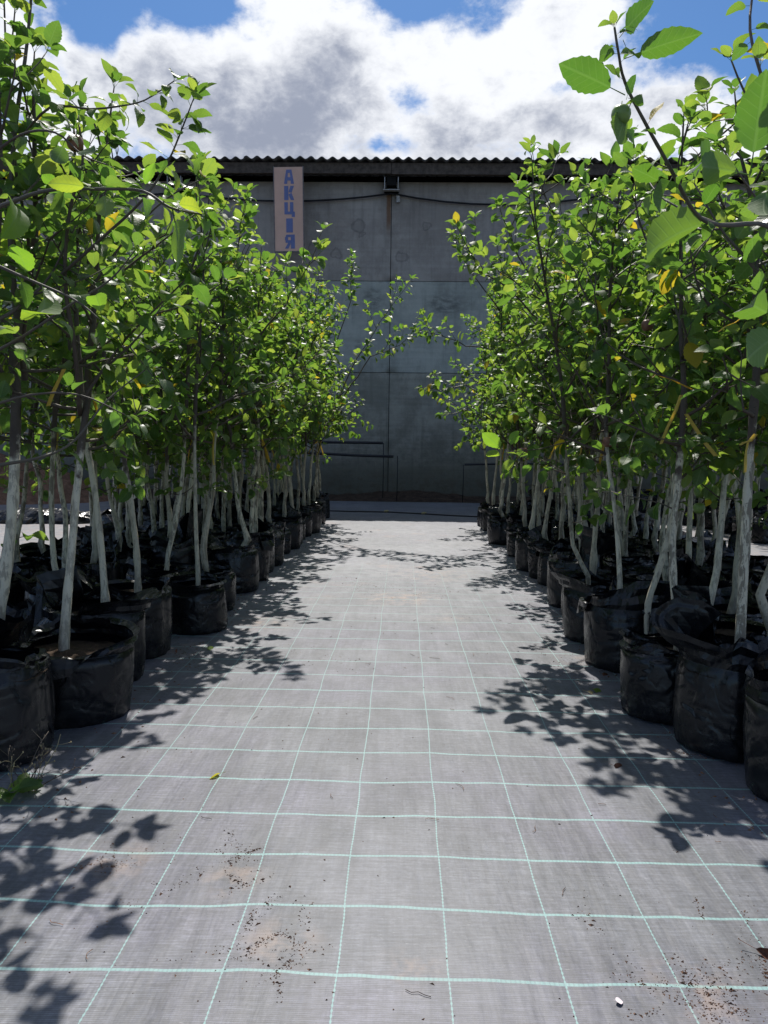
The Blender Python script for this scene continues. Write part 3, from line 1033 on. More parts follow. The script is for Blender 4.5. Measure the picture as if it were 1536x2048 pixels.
def foliage_mesh(leaves, name='foliage'):
    """one mesh out of many (matrix 4x4 numpy, template index, rand)"""
    V, Fq, Ft, UVs, RN = [], [], [], [], []
    off = 0
    faces = []
    vv, uu, rr = [], [], []
    for M, k, rnd in leaves:
        vs, fs, uv = TPL[k]
        w = vs @ M[:3, :3].T + M[:3, 3]
        vv.append(w)
        uu += uv
        rr.append(np.full(len(fs), rnd))
        faces += [tuple(i + off for i in f) for f in fs]
        off += len(vs)
    me = bpy.data.meshes.new(name)
    if not vv: return me
    va = np.concatenate(vv)
    me.vertices.add(len(va))
    me.vertices.foreach_set('co', va.astype(np.float32).ravel())
    lens = np.array([len(f) for f in faces], dtype=np.int32)
    me.loops.add(int(lens.sum()))
    me.polygons.add(len(faces))
    li = np.array([i for f in faces for i in f], dtype=np.int32)
    me.loops.foreach_set('vertex_index', li)
    st = np.zeros(len(faces), dtype=np.int32)
    st[1:] = np.cumsum(lens)[:-1]
    me.polygons.foreach_set('loop_start', st)
    me.polygons.foreach_set('use_smooth', np.ones(len(faces), dtype=bool))
    l = me.uv_layers.new(name='UVMap')
    l.data.foreach_set('uv', np.array(uu, dtype=np.float32)[li].ravel())
    a = me.attributes.new('leaf_rand', 'FLOAT', 'FACE')
    a.data.foreach_set('value', np.concatenate(rr).astype(np.float32))
    me.materials.append(MAT['leaf'])
    me.update()
    me.validate()
    return me


UP = Vector((0, 0, 1))


def leaf_matrix(p, d, nrm, size):
    d = d.normalized()
    s = nrm.cross(d)
    if s.length < 1e-4: s = Vector((0, 1, 0)).cross(d)
    s.normalize()
    n = d.cross(s)
    return Matrix(((d.x * size, s.x * size, n.x * size, p.x), (d.y * size, s.y * size, n.y * size, p.y), (d.z * size, s.z * size, n.z * size, p.z), (0, 0, 0, 1)))


def along(poly, t):
    n = len(poly) - 1
    i = min(n - 1, int(t * n))
    f = t * n - i
    return poly[i].lerp(poly[i + 1], f), (poly[i + 1] - poly[i]).normalized()


def leaves_on(r, poly, out, t0=0.0, gap=.040, size=(.055, .100), droop=.25, phase=0.0, tip=True):
    L = sum((poly[i + 1] - poly[i]).length for i in range(len(poly) - 1))
    n = max(1, int(L * (1 - t0) / gap))
    a = phase
    for k in range(n):
        t = t0 + (1 - t0) * (k + r.random() * .6) / n
        p, T = along(poly, min(.999, t))
        a += 2.4 + r.uniform(-.4, .4)
        e = T.cross(UP)
        if e.length < .1: e = Vector((1, 0, 0))
        e.normalize()
        f = e.cross(T)
        o = e * math.cos(a) + f * math.sin(a)
        d = o * .8 + T * .5 + Vector((r.gauss(0, .2), r.gauss(0, .2), -droop + r.gauss(0, .25)))
        nrm = UP + Vector((r.gauss(0, .42), r.gauss(0, .42), 0)) + T * .3
        s = r.uniform(*size) * (1.0 if t < .8 else .85)
        out.append((leaf_matrix(p, d, nrm, s), r.random()))
        if r.random() < .30:           # spur pair
            d2 = d + Vector((r.gauss(0, .5), r.gauss(0, .5), r.gauss(0, .4)))
            out.append((leaf_matrix(p, d2, nrm + Vector((r.gauss(0, .4), r.gauss(0, .4), 0)), s * .85), r.random()))
    if tip:
        p, T = along(poly, .999)
        for k in range(4):
            a += 1.7
            d = T * 1.0 + Vector((math.cos(a) * .7, math.sin(a) * .7, .1))
            out.append((leaf_matrix(p, d, UP + Vector((math.cos(a), math.sin(a), 0)) * -.8, r.uniform(*size) * .75), r.random()))


def grow(r, p, d, L, n, up=.12, wob=.16):
    pts = [p.copy()]
    d = d.normalized()
    for i in range(n):
        d = (d + Vector((r.gauss(0, wob), r.gauss(0, wob), r.gauss(0, wob * .6) + up))).normalized()
        p = p + d * (L / n)
        pts.append(p.copy())
    return pts


def radii(n, a, b):
    return [a + (b - a) * (i / max(1, n - 1)) ** .8 for i in range(n)]


# ------------------------------------------------------------------ tree skeletons
def gen_tree(seed, h, trunk_pts=None, r0=.0148, crown=.46, dens=1.0, base=.95, soil=.24):
    r = random.Random(seed)
    base += r.uniform(-.16, .06)
    dens *= r.uniform(.55, .86)
    if trunk_pts is None:
        lean = Vector((r.gauss(0, .07), r.gauss(0, .07), 0))
        k = Vector((r.gauss(0, .02), r.gauss(0, .02), 0))
        tp = [Vector((0, 0, soil - .12)), Vector((0, 0, soil - .02)) + k * .3, Vector((0, 0, soil + .09)) + k * 1.6, Vector((0, 0, soil + .16)) + k * 1.2]
        for z in (.55, .70, .85, 1.0, 1.15):
            t = (z - .4) / .8
            tp.append(Vector((0, 0, z)) + k + lean * t + Vector((r.gauss(0, .008), r.gauss(0, .008), 0)))
    else:
        tp = [Vector(p) for p in trunk_pts]
    d = (tp[-1] - tp[-2]).normalized()
    top = tp[-1]
    rem = h - top.z
    nlead = 9
    lead = grow(r, top, (d + UP * .4), rem * 1.02, nlead, up=.10, wob=.07)
    allp = tp + lead[1:]
    n = len(allp)
    rad = []
    for i, p in enumerate(allp):
        t = (p.z - soil) / (h - soil)
        q = r0 * (1.0 - .30 * min(1, t / .4)) if t < .4 else r0 * .70 * max(0.0, 1 - (t - .4) / .6) ** .9 + .0022
        if trunk_pts is None and i == 2: q *= 1.45
        if trunk_pts is None and i == 3: q *= 1.15
        q *= 1 + r.gauss(0, .05)
        if i < 2: q *= 1.12
        rad.append(q)
    trunk = MB()
    # subdivide trunk for organic surface
    pts2, rad2 = [], []
    for i in range(n - 1):
        sub = max(1, int((allp[i + 1] - allp[i]).length / .045)) if allp[i].z < 1.4 else 2
        p0 = allp[max(0, i - 1)]; p1 = allp[i]; p2 = allp[i + 1]; p3 = allp[min(n - 1, i + 2)]
        for s in range(sub):
            t = s / sub
            c = 0.5 * ((2 * p1) + (p2 - p0) * t + (2 * p0 - 5 * p1 + 4 * p2 - p3) * t * t + (3 * p1 - p0 - 3 * p2 + p3) * t ** 3)
            pts2.append(c)
            rr = rad[i] * (1 - t) + rad[i + 1] * t
            rad2.append(rr * (1 + .10 * nz(c.z * 13, seed * 1.7) + (.18 if r.random() < .10 else 0)))
    pts2.append(allp[-1]); rad2.append(rad[-1])
    trunk.tube(pts2, rad2, 10, True, 0, .06, r)
    branches = []
    low_twigs = []
    leaves = []
    apples = []
    span = h - base
    nb = max(5, int(span / .115 * (.9 + .1 * dens)))
    az = r.random() * 6.3
    lo = lead
    for b in range(nb):
        t = (b + r.random() * .5) / nb
        z = base + span * (.02 + .86 * t)
        # trunk position at z
        j = max(i for i in range(n) if allp[i].z <= z or i == 0)
        j = min(j, n - 2)
        q = (z - allp[j].z) / max(1e-4, allp[j + 1].z - allp[j].z)
        s0 = allp[j].lerp(allp[j + 1], max(0, min(1, q)))
        az += 2.4 + r.uniform(-.5, .5)
        el = r.uniform(-.15 if t < .2 else .2, .75) + .35 * t
        L = crown * (1.25 - .70 * t) * r.uniform(.65, 1.25)
        dr = Vector((math.cos(az) * math.cos(el), math.sin(az) * math.cos(el), math.sin(el)))
        pl = grow(r, s0, dr, L, 7, up=.07, wob=.13)
        mb = MB()
        mb.tube(pl, radii(8, .0075 - .003 * t, .0022), 5, True)
        leaves_on(r, pl, leaves, .26, .046 / dens, phase=r.random() * 6)
        nt_ = max(2, int(L / .11 * dens))
        for k in range(nt_):
            tt = .18 + .72 * (k + r.random()) / nt_
            pp, T = along(pl, tt)
            aa = r.random() * 6.3
            dd = T * .5 + Vector((math.cos(aa), math.sin(aa), r.uniform(-.35, .8))) * .8
            tl = r.uniform(.07, .26) * (1 - .3 * t)
            tw = grow(r, pp, dd, tl, 4, up=.05, wob=.16)
            mb.tube(tw, radii(5, .0032, .0015), 4, True)
            leaves_on(r, tw, leaves, .15, .040 / dens, phase=r.random() * 6)
        branches.append(mb)
        if t < .35: low_twigs.append((mb, pl))
        if r.random() < .12: apples.append(along(pl, .6)[0] - Vector((0, 0, .05)))
    leaves_on(r, lead, leaves, .35, .034, phase=r.random() * 6)
    for k in range(r.choice((0, 1, 2, 3))):
        z = r.uniform(.62, .95)
        j = min(n - 2, max(i for i in range(n) if allp[i].z <= z or i == 0))
        s0 = allp[j].lerp(allp[j + 1], .5)
        a = r.random() * 6.3
        tw = grow(r, s0, Vector((math.cos(a), math.sin(a), r.uniform(.0, .7))), r.uniform(.10, .30), 5, .03, .14)
        mb = MB()
        mb.tube(tw, radii(6, .003, .0014), 4)
        low = []
        leaves_on(r, tw, low, .2, .05, (.05, .09), droop=.5, phase=r.random() * 6)
        leaves[:0] = low
        branches.append(mb)
    # drooping outer twigs soften the underside of the crown
    for mb, pl in low_twigs:
        pp, T = along(pl, r.uniform(.5, .9))
        tw = grow(r, pp, T * .5 + Vector((r.gauss(0, .4), r.gauss(0, .4), -.9)), r.uniform(.12, .28), 5, -.02, .12)
        mb.tube(tw, radii(6, .0028, .0013), 4)
        leaves_on(r, tw, leaves, .1, .04, droop=.5, phase=r.random() * 6)
    return dict(trunk=trunk, branches=branches, leaves=leaves, apples=apples, pts=allp)


# ------------------------------------------------------------------ grow bags
def bag_mesh(seed, rad=.152, hh=.30, flap=None, tall=0.0):
    r = random.Random(seed)
    n = 60
    soil = hh - .055

    def brk(k, lo, hi):
        a = sorted(r.random() for _ in range(k))
        return a, [r.uniform(lo, hi) for _ in range(k)]

    def ev(tab, t):
        a, v = tab
        k = len(a)
        for i in range(k):
            a0, a1 = a[i], a[(i + 1) % k] + (1 if i == k - 1 else 0)
            tt = t if t >= a[0] else t + 1
            if a0 <= tt <= a1:
                f = (tt - a0) / max(1e-5, a1 - a0)
                return v[i] * (1 - f) + v[(i + 1) % k] * f
        return v[0]
    lobes = brk(8, -.017, .017)
    len_t = brk(8, .012, .075 + tall)
    pk = r.randrange(8)
    len_t[1][pk] += .055 + tall * .5
    phi_t = brk(7, -65, 60)
    sq = r.uniform(.0, .10)
    ph = r.random() * 6.3
    fl = r.random() if flap is None else flap
    fw = r.uniform(.09, .15) if flap is None else .20
    hasflap = r.random() < .55 or flap is not None
    b = MB()
    body = [(0, .86), (.006, .95), (.03, 1.0), (.07, 1.012), (.12, 1.02), (.17, 1.015), (.22, 1.0), (.26, .985), (1.0, .97)]
    rows = []
    for (z, k) in body:
        zz = z if z < 1 else soil + .018
        z_ = zz * (hh / .30) if z < 1 else zz
        row = []
        for i in range(n):
            t = i / n
            th = 2 * math.pi * t
            rr = rad * k * (1 + sq * math.cos(2 * (th - ph)) * .6)
            rr += ev(lobes, t) * (.4 + z_ / hh * .8)
            rr += .0045 * nz(math.cos(th) * 2.5 + seed, math.sin(th) * 2.5, z_ * 14) + .0035 * nz(math.cos(th) * 7, math.sin(th) * 7 + seed, z_ * 30)
            if z_ < .02: rr += .004 * math.sin(th * 13 + seed)
            row.append((rr, th, z_ + (.004 * nz(th * 2, seed) if z_ > .2 else 0)))
        rows.append(row)
    base = rows[-1]
    for s in (.25, .5, .75, 1.0):
        row = []
        kink = brk(11, -.014, .014)
        for i in range(n):
            t = i / n
            rr, th, z_ = base[i]
            ln = ev(len_t, t)
            phi = R(ev(phi_t, t))
            dt = abs((t - fl + .5) % 1 - .5)
            if hasflap and dt < fw:
                w = 1 - dt / fw
                ph2 = R(150) * min(1, w * 2.5)
                phi = phi * (1 - min(1, w * 2.5)) + ph2
                ln = ln * (1 - w) + (.10 if flap is None else .15) * w
                # fold over: goes up a little then outward and down
                dr = ln * (s * .45)
                dz = ln * (.5 * s if s < .4 else .2 - (s - .4) * 1.25) * min(1, w * 2.5) + ln * s * (1 - min(1, w * 2.5)) * math.cos(phi)
            else:
                dr = ln * s * math.sin(phi)
                dz = ln * s * math.cos(phi)
            row.append((rr + dr + ev(kink, t) + .004 * nz(t * 30, s * 3, seed) * s, th, z_ + dz + .004 * nz(t * 25, seed, s * 3)))
        rows.append(row)
    for row in rows:
        for rr, th, z_ in row:
            b.v.append((rr * math.cos(th), rr * math.sin(th), z_))
    for j in range(len(rows) - 1):
        for i in range(n):
            i2 = (i + 1) % n
            if j >= len(body) - 1: b.flat.add(len(b.f))
            b.f.append((j * n + i, j * n + i2, (j + 1) * n + i2, (j + 1) * n + i))
    b.f.append(tuple(reversed(range(n))))
    me = b.mesh('grow_bag', MAT['bag'])
    # soil plug
    s = MB()
    rings = 6
    for j in range(rings + 1):
        for i in range(28):
            a = 2 * math.pi * i / 28
            q = rad * .945 * j / rings
            s.v.append((q * math.cos(a), q * math.sin(a), soil + .012 * nz(q * 40 * math.cos(a), q * 40 * math.sin(a), seed) - .01 * j / rings))
    for j in range(rings):
        for i in range(28):
            i2 = (i + 1) % 28
            s.f.append((j * 28 + i, (j + 1) * 28 + i, (j + 1) * 28 + i2, j * 28 + i2))
    return me, s.mesh('soil', MAT['soil'])


BAGS = [bag_mesh(100 + i, r, h, None, t) for i, (r, h, t) in enumerate(((.168, .28, 0), (.160, .29, .02), (.172, .27, 0), (.155, .30, .06), (.165, .285, .02), (.170, .27, .0), (.158, .29, .08), (.166, .295, .0), (.160, .275, .04), (.170, .285, .0)))]

BAGS.append(bag_mesh(130, .168, .285, .66, 0))
BAGS.append(bag_mesh(131, .168, .29, None, .07))

# shared tree variants in three height classes
VAR = {}


def variant(cls, k):
    key = (cls, k)
    if key not in VAR:
        h = {0: 2.08, 1: 2.48, 2: 2.85}[cls] + random.Random(k * 3 + cls).uniform(-.16, .16)
        t = gen_tree(500 + cls * 40 + k, h, dens=(1.22, 1.15, 1.05)[cls], crown=(.47, .52, .55)[cls])
        t['trunk_me'] = t['trunk'].mesh('trunk', MAT['trunk'])
        t['branch_me'] = [b.mesh('branch', MAT['twig']) for b in t['branches']]
        rr = random.Random(k)
        lv = [(np.array(M), rr.randrange(6), q) for M, q in t['leaves']]
        t['fol_me'] = foliage_mesh(lv)
        t['rest_me'] = foliage_mesh(lv[300:]) if len(lv) > 300 else None
        VAR[key] = t
    return VAR[key]


apple_me = {}


def apple_mesh(kind):
    if kind not in apple_me:
        b = MB()
        prof = [(0, .028), (.012, .033), (.024, .030), (.032, .018), (.034, .004), (.029, -.014), (.018, -.026), (.006, -.026)]
        n = 14
        for rr, z in prof:
            for i in range(n):
                a = 2 * math.pi * i / n
                b.v.append((rr * math.cos(a), rr * math.sin(a), z if rr > .001 else .026))
        for j in range(len(prof) - 1):
            for i in range(n):
                b.f.append((j * n + i, (j + 1) * n + i, (j + 1) * n + (i + 1) % n, j * n + (i + 1) % n))
        b.tube([Vector((0, 0, .026)), Vector((.002, 0, .05))], .0015, 4)
        apple_me[kind] = b.mesh('apple', MAT['apple' if kind == 0 else 'redapple'])
    return apple_me[kind]


ribbons_me = []


def ribbon_mesh(pts, w, seed):
    r = random.Random(seed)
    b = MB()
    n = len(pts)
    a = r.random() * 3
    for i, p in enumerate(pts):
        a += r.uniform(-.35, .35)
        s = Vector((math.cos(a), math.sin(a) * .4, .12)) * w / 2
        b.v += [tuple(Vector(p) - s), tuple(Vector(p) + s), tuple(Vector(p) + s + Vector((0, .0006, 0))), tuple(Vector(p) - s + Vector((0, .0006, 0)))]
    for i in range(n - 1):
        q = i * 4
        for k in range(4):
            b.f.append((q + k, q + (k + 1) % 4, q + 4 + (k + 1) % 4, q + 4 + k))
    return b.mesh('ribbon', MAT['ribbon'])


for i in range(4):
    r_ = random.Random(40 + i)
    pts = [Vector((.012, -.02, .0))]
    d = Vector((r_.uniform(-.6, .6), -.3, -.4)).normalized()
    for k in range(7):
        d = (d + Vector((r_.gauss(0, .12), r_.gauss(0, .12), -.18))).normalized()
        pts.append(pts[-1] + d * .028)
    ribbons_me.append(ribbon_mesh(pts, .016, i))

WORDS = ['first', 'second', 'third', 'fourth', 'fifth', 'sixth', 'seventh', 'eighth', 'ninth', 'tenth', 'eleventh', 'twelfth', 'thirteenth', 'fourteenth', 'fifteenth', 'sixteenth', 'seventeenth', 'eighteenth', 'nineteenth', 'twentieth',
         'twenty-first', 'twenty-second', 'twenty-third', 'twenty-fourth', 'twenty-fifth', 'twenty-sixth', 'twenty-seventh', 'twenty-eighth', 'twenty-ninth', 'thirtieth']
NLEAF = [0]


def add_leaves(e, leaves, r, hi):
    """individual leaf objects (the rest, past 300, joined)"""
    src = HI if hi else LO
    for M, q in leaves[:300]:
        o = bpy.data.objects.new('leaf', src[r.randrange(len(src))])
        o.parent = e
        o.matrix_basis = M
        COL.objects.link(o)
        NLEAF[0] += 1
    if len(leaves) > 300:
        me = foliage_mesh([(np.array(M), r.randrange(6), q) for M, q in leaves[300:]])
        tag(link('foliage', me, e), kind='stuff')


def place_bag(e, k, rz, sc):
    me, so = BAGS[k]
    o = link('grow_bag', me, e)
    o.rotation_euler = (math.sin(k * 7 + rz * 3) * .045, math.cos(k * 5 + rz * 2) * .045, rz)
    o.scale = (sc[0], sc[1], sc[2])
    s = link('soil', so, o)
    return o


def tree_at(x, y, cls, k, rz, r, single, label, group, hi=False):
    t = variant(cls, k)
    e = empty('potted_apple_tree', (x, y, fabz(x, y) - .003), rz)
    tag(e, label, 'tree', group)
    place_bag(e, r.randrange(10), r.random() * 6.3, (r.uniform(.82, 1.0), r.uniform(.82, 1.0), r.uniform(.80, 1.14)))
    link('trunk', t['trunk_me'], e)
    for b in t['branch_me']: link('branch', b, e)
    if single:
        rr = random.Random(k)
        src = HI if hi else LO
        for M, q in t['leaves'][:300]:
            o = bpy.data.objects.new('leaf', src[rr.randrange(len(src))])
            o.parent = e
            o.matrix_basis = M
            COL.objects.link(o)
            NLEAF[0] += 1
        if t['rest_me']: tag(link('foliage', t['rest_me'], e), kind='stuff')
    else:
        tag(link('foliage', t['fol_me'], e), kind='stuff')
    if r.random() < (.5 if x > 0 and y < 6 else .3):
        q = [p for p in t['pts'] if .9 < p.z < 1.4]
        if q:
            o = link('ribbon', ribbons_me[r.randrange(4)], e, tuple(q[0]))
            o.rotation_euler = (0, 0, -rz + r.uniform(-.8, .8))
    for a in t['apples'][:2]:
        if r.random() < .5: link('apple', apple_mesh(r.random() < .25), e, tuple(a))
    return e


# ------------------------------------------------------------------ the foremost trees, placed one by one
HERO = []


def hero(side, name_label, bx, by, trunk_px, h, seed, r0=.021, crown=.44, dens=1.0, bag=0, hi=True, base=.93, extra=(), brz=0.0, bsc=(1, 1, 1), make_crown=True, soil=.26):
    by -= .08
    e = empty('potted_apple_tree', (bx, by, fabz(bx, by) - .003))
    tag(e, name_label, 'tree', 'whitewashed apple trees in black bags, %s block' % side)
    o = Vector(e.location)
    z0 = (MC.inverted() @ Vector((bx, by, .3)))
    zc = -z0.z
    tp = [P(px, py, zc * f) - o for px, py, f in trunk_px]
    if tp[0].z > .17:
        tp.insert(0, Vector((tp[0].x * .95, tp[0].y * .95, .15)))
    t = gen_tree(seed, h, tp, r0 * .68, crown, dens, base, soil)
    place_bag(e, bag, brz, bsc)
    link('trunk', t['trunk'].mesh('trunk', MAT['trunk']), e)
    rr = random.Random(seed)
    lv = list(t['leaves']) if make_crown else []
    if make_crown:
        for b in t['branches']: link('branch', b.mesh('branch', MAT['twig']), e)
    pre = []
    for spec in extra:
        # hand-set branches: (pixels with depths, r0, r1, gap, size range, t0)
        pl = [P(*q) - o for q in spec[0]]
        n = len(pl)
        # smooth
        sm = []
        for i in range(n - 1):
            p0 = pl[max(0, i - 1)]; p1 = pl[i]; p2 = pl[i + 1]; p3 = pl[min(n - 1, i + 2)]
            for s in range(4):
                q = s / 4
                sm.append(0.5 * ((2 * p1) + (p2 - p0) * q + (2 * p0 - 5 * p1 + 4 * p2 - p3) * q * q + (3 * p1 - p0 - 3 * p2 + p3) * q ** 3))
        sm.append(pl[-1])
        mb = MB()
        mb.tube(sm, radii(len(sm), spec[1], spec[2]), 8, True, 0, .08, rr)
        link('branch', mb.mesh('branch', MAT['twig']), e)
        if spec[3]:
            leaves_on(rr, sm, pre, spec[5], spec[3], spec[4], droop=.2, phase=rr.random() * 6)
    add_leaves(e, pre + lv, rr, hi)
    HERO.append((bx, by))
    return e


def hero_leaf(e, stem, tip, zs, zt, width=None, shape=4, face=(0, -1, .4), petiole=None):
    """one big leaf from a stem pixel to a tip pixel, its face turned to `face`"""
    a, b = P(*stem, zs) - e.location, P(*tip, zt) - e.location
    d = b - a
    o = bpy.data.objects.new('leaf', (BIG if e is R1 else GLOW)[shape])
    o.parent = e
    o.matrix_basis = leaf_matrix(a, d, Vector(face), d.length / 1.27)
    if width: o.matrix_basis = o.matrix_basis @ Matrix.Diagonal((1, .42 + .30 * width, 1, 1))
    COL.objects.link(o)
    return o


LB = 'left'
# left side
L1 = hero(LB, 'leafy tree in the broad open-topped bag just behind the nearest left bag', -1.115, 2.66,
          [(128, 1292, 1), (136, 1180, 1), (148, 1050, 1), (157, 950, 1), (165, 870, 1), (176, 790, 1.01)], 2.15, 21, .0225, .42, .75, 10, base=1.0, brz=0.0, bsc=(1.02, .98, .98),
          extra=[([(165, 800, 2.6), (250, 680, 2.58), (340, 590, 2.55), (425, 505, 2.5)], .006, .002, .040, (.075, .105), .3),
                 ([(170, 720, 2.66), (280, 640, 2.75), (370, 610, 2.8), (445, 565, 2.85)], .005, .002, .042, (.075, .105), .3),
                 ([(168, 600, 2.5), (250, 480, 2.45), (330, 400, 2.4), (400, 360, 2.4)], .005, .002, .042, (.07, .10), .3),
                 ([(160, 830, 2.66), (150, 700, 2.5), (130, 560, 2.4), (140, 420, 2.35), (165, 330, 2.3), (158, 250, 2.3)], .009, .003, .045, (.055, .08), .35),
                 ([(0, 930, 2.0), (90, 912, 2.1), (150, 880, 2.2), (215, 800, 2.3), (290, 740, 2.4)], .005, .002, .10, (.05, .07), .3)])
XTRA = 1
L2 = hero(LB, 'thickest-trunked tree on the left, second row, next to the picture edge', -1.40, 2.55,
          [(-4, 1240, 1), (12, 1130, 1), (24, 1030, 1), (30, 900, 1), (32, 790, 1), (28, 700, 1)], 2.15, 22, .030, .44, 1.1, 3, base=.98, bsc=(1.05, 1.05, 1.05),
          extra=[([(50, 760, 2.6), (30, 600, 2.5), (20, 430, 2.4), (30, 260, 2.4), (50, 120, 2.4), (62, 0, 2.4), (70, -100, 2.4)], .012, .003, .028, (.05, .075), .15),
                 ([(40, 720, 2.6), (60, 520, 2.5), (30, 330, 2.45), (20, 160, 2.4), (30, 20, 2.4)], .008, .002, .034, (.045, .07), .2),
                 ([(30, 500, 2.45), (-10, 300, 2.4), (10, 120, 2.4), (5, -60, 2.4)], .007, .002, .032, (.05, .07), .1),
                 ([(40, 280, 2.4), (100, 215, 2.3), (180, 218, 2.25), (240, 212, 2.2), (290, 200, 2.2), (348, 162, 2.15)], .0045, .0015, .024, (.050, .070), .12),
                 ([(110, 560, 2.4), (200, 480, 2.3), (285, 400, 2.2), (335, 325, 2.2), (365, 255, 2.15), (388, 195, 2.1)], .006, .0015, .022, (.055, .078), .15)])
L0 = hero(LB, 'tree in the nearest left bag, cut by the picture edge, weed at its foot', -1.20, 2.28,
          [(-60, 1330, 1), (-50, 1150, 1), (-30, 950, 1), (-20, 800, 1)], 2.0, 23, .022, .40, .8, 7, base=1.0, bsc=(1.0, 1.0, 1.08),
          extra=[([(-30, 600, 1.8), (-20, 440, 1.7), (40, 398, 1.6), (110, 379, 1.55), (200, 378, 1.5), (285, 382, 1.5), (340, 415, 1.5), (400, 428, 1.5)], .0055, .002, .085, (.050, .062), .2),
                 ([(-40, 720, 1.8), (50, 670, 1.75), (140, 610, 1.7), (220, 560, 1.7), (270, 500, 1.7)], .004, .0015, .055, (.052, .068), .1),
                 ([(-40, 330, 1.9), (40, 270, 1.85), (110, 265, 1.8), (165, 310, 1.8), (215, 330, 1.8)], .004, .0015, .055, (.05, .066), .1),
                 ([(-40, 820, 1.9), (60, 790, 1.9), (160, 790, 1.9), (250, 830, 1.95)], .004, .0015, .07, (.05, .066), .1),
                 ([(-30, 520, 1.6), (60, 560, 1.6), (150, 600, 1.6), (200, 640, 1.6)], .004, .0015, .07, (.05, .062), .1)])
L3 = hero(LB, 'pale tree in the second row, just left of the broad bag\'s tree', -1.58, 3.6,
          [(122, 1180, 1), (108, 1125, 1), (103, 1000, 1), (108, 880, 1), (112, 800, 1)], 2.25, 24, .021, .45, 1.1, 1)
L4 = hero(LB, 'tree leaning left from the bag right behind the broad open-topped one', -1.20, 3.06,
          [(212, 1222, 1), (207, 1150, 1), (198, 1050, 1), (186, 960, 1), (172, 880, 1), (163, 800, 1)], 2.2, 25, .021, .42, 1.0, 6, bsc=(1.1, 1.0, 1.12), brz=.6)
L5 = hero(LB, 'tree with smooth slanting trunk, third bag along the left path edge', -1.20, 3.46,
          [(276, 1172, 1), (272, 1090, 1), (258, 980, 1), (241, 880, 1), (218, 800, 1)], 2.35, 26, .020, .44, 1.1, 4, bsc=(1.02, 1, 1.15), brz=1.4)
L7 = hero(LB, 'slim upright tree with straight trunk at the left path edge, fifth bag back', -1.035, 3.92,
          [(396, 1152, 1), (392, 1060, 1), (390, 960, 1), (389, 860, 1), (392, 780, 1)], 2.3, 27, .016, .42, 1.1, 2, bsc=(.92, .92, .95))
L6 = hero(LB, 'tree behind the slim upright one, trunk bent at its foot, left block', -1.33, 4.22,
          [(333, 1140, 1), (336, 1110, 1), (352, 1040, 1), (366, 940, 1), (370, 850, 1), (376, 760, 1)], 2.4, 28, .019, .44, 1.1, 5)
# right side
RB = 'right'
R1 = hero(RB, 'thick cream painted tree in the tall bag with wrinkled shiny rim', 1.03, 2.48,
          [(1478, 1318, 1), (1484, 1200, 1), (1492, 1050, 1), (1497, 950, 1), (1503, 870, 1), (1510, 780, 1), (1515, 690, 1)], 2.1, 31, .0245, .36, .55, 3, base=1.15, bsc=(.98, .98, 1.05), brz=3.6,
          extra=[([(1560, 520, 1.7), (1536, 452, 1.6), (1440, 450, 1.5), (1390, 425, 1.45), (1340, 335, 1.4), (1290, 245, 1.36), (1250, 165, 1.33), (1236, 100, 1.3), (1229, 55, 1.3)], .0055, .0018, .05, (.026, .040), .3),
                 ([(1440, 450, 1.5), (1330, 400, 1.6), (1290, 350, 1.7)], .003, .0012, .05, (.032, .045), .2),
                 ([(1536, 430, 1.6), (1480, 350, 1.5), (1440, 290, 1.45)], .003, .0012, .06, (.035, .05), .3)])
R2 = hero(RB, 'cream trunked tree in the low bag left of the thick painted one', .97, 2.80,
          [(1357, 1272, 1), (1348, 1180, 1), (1345, 1080, 1), (1356, 960, 1), (1364, 860, 1), (1368, 780, 1)], 2.15, 32, .0195, .42, 1.0, 2, bsc=(1, 1, 1.0), brz=1.0)
R0 = hero(RB, 'tree in the nearest bag at the right picture edge', 1.13, 2.15,
          [(1640, 1350, 1), (1630, 1150, 1), (1620, 950, 1), (1600, 800, 1)], 2.0, 33, .022, .38, .6, 8, base=1.1, bsc=(1.02, 1.02, 1.15), brz=.4,
          extra=[([(1600, 520, 1.4), (1560, 330, 1.2), (1530, 180, 1.15), (1500, 60, 1.2), (1510, -40, 1.25)], .0045, .0015, .05, (.028, .04), .4)])
R3 = hero(RB, 'slender cream tree in the wide bag with a raised pointed corner', .995, 3.42,
          [(1240, 1185, 1), (1236, 1090, 1), (1226, 990, 1), (1216, 920, 1), (1212, 840, 1)], 2.2, 34, .0165, .44, 1.1, 11, bsc=(1.08, 1.08, 1.1), brz=4.4,
          extra=[([(1214, 860, 3.42), (1150, 740, 3.45), (1090, 670, 3.5), (1030, 600, 3.5)], .005, .002, .045, (.07, .10), .3)])
R4 = hero(RB, 'leaning tree between the pointed-corner bag and the low bag', 1.29, 3.02,
          [(1415, 1222, 1), (1432, 1150, 1), (1442, 1050, 1), (1450, 950, 1), (1462, 840, 1)], 2.2, 35, .021, .42, .95, 4)
R5 = hero(RB, 'crooked tree leaning right, in the narrow bag between the pointed-corner bag and the leaning tree', 1.13, 3.20,
          [(1296, 1208, 1), (1318, 1140, 1), (1338, 1060, 1), (1350, 950, 1.01), (1356, 850, 1.02)], 2.2, 36, .018, .42, .9, 9, bsc=(.78, .78, .98))
R6 = hero(RB, 'tree whose foot bends sharply out of its bag at the right path edge', .98, 3.86,
          [(1176, 1152, 1), (1160, 1122, 1), (1146, 1090, 1), (1139, 1000, 1), (1130, 900, 1), (1128, 830, 1)], 2.3, 37, .016, .42, 1.1, 1)
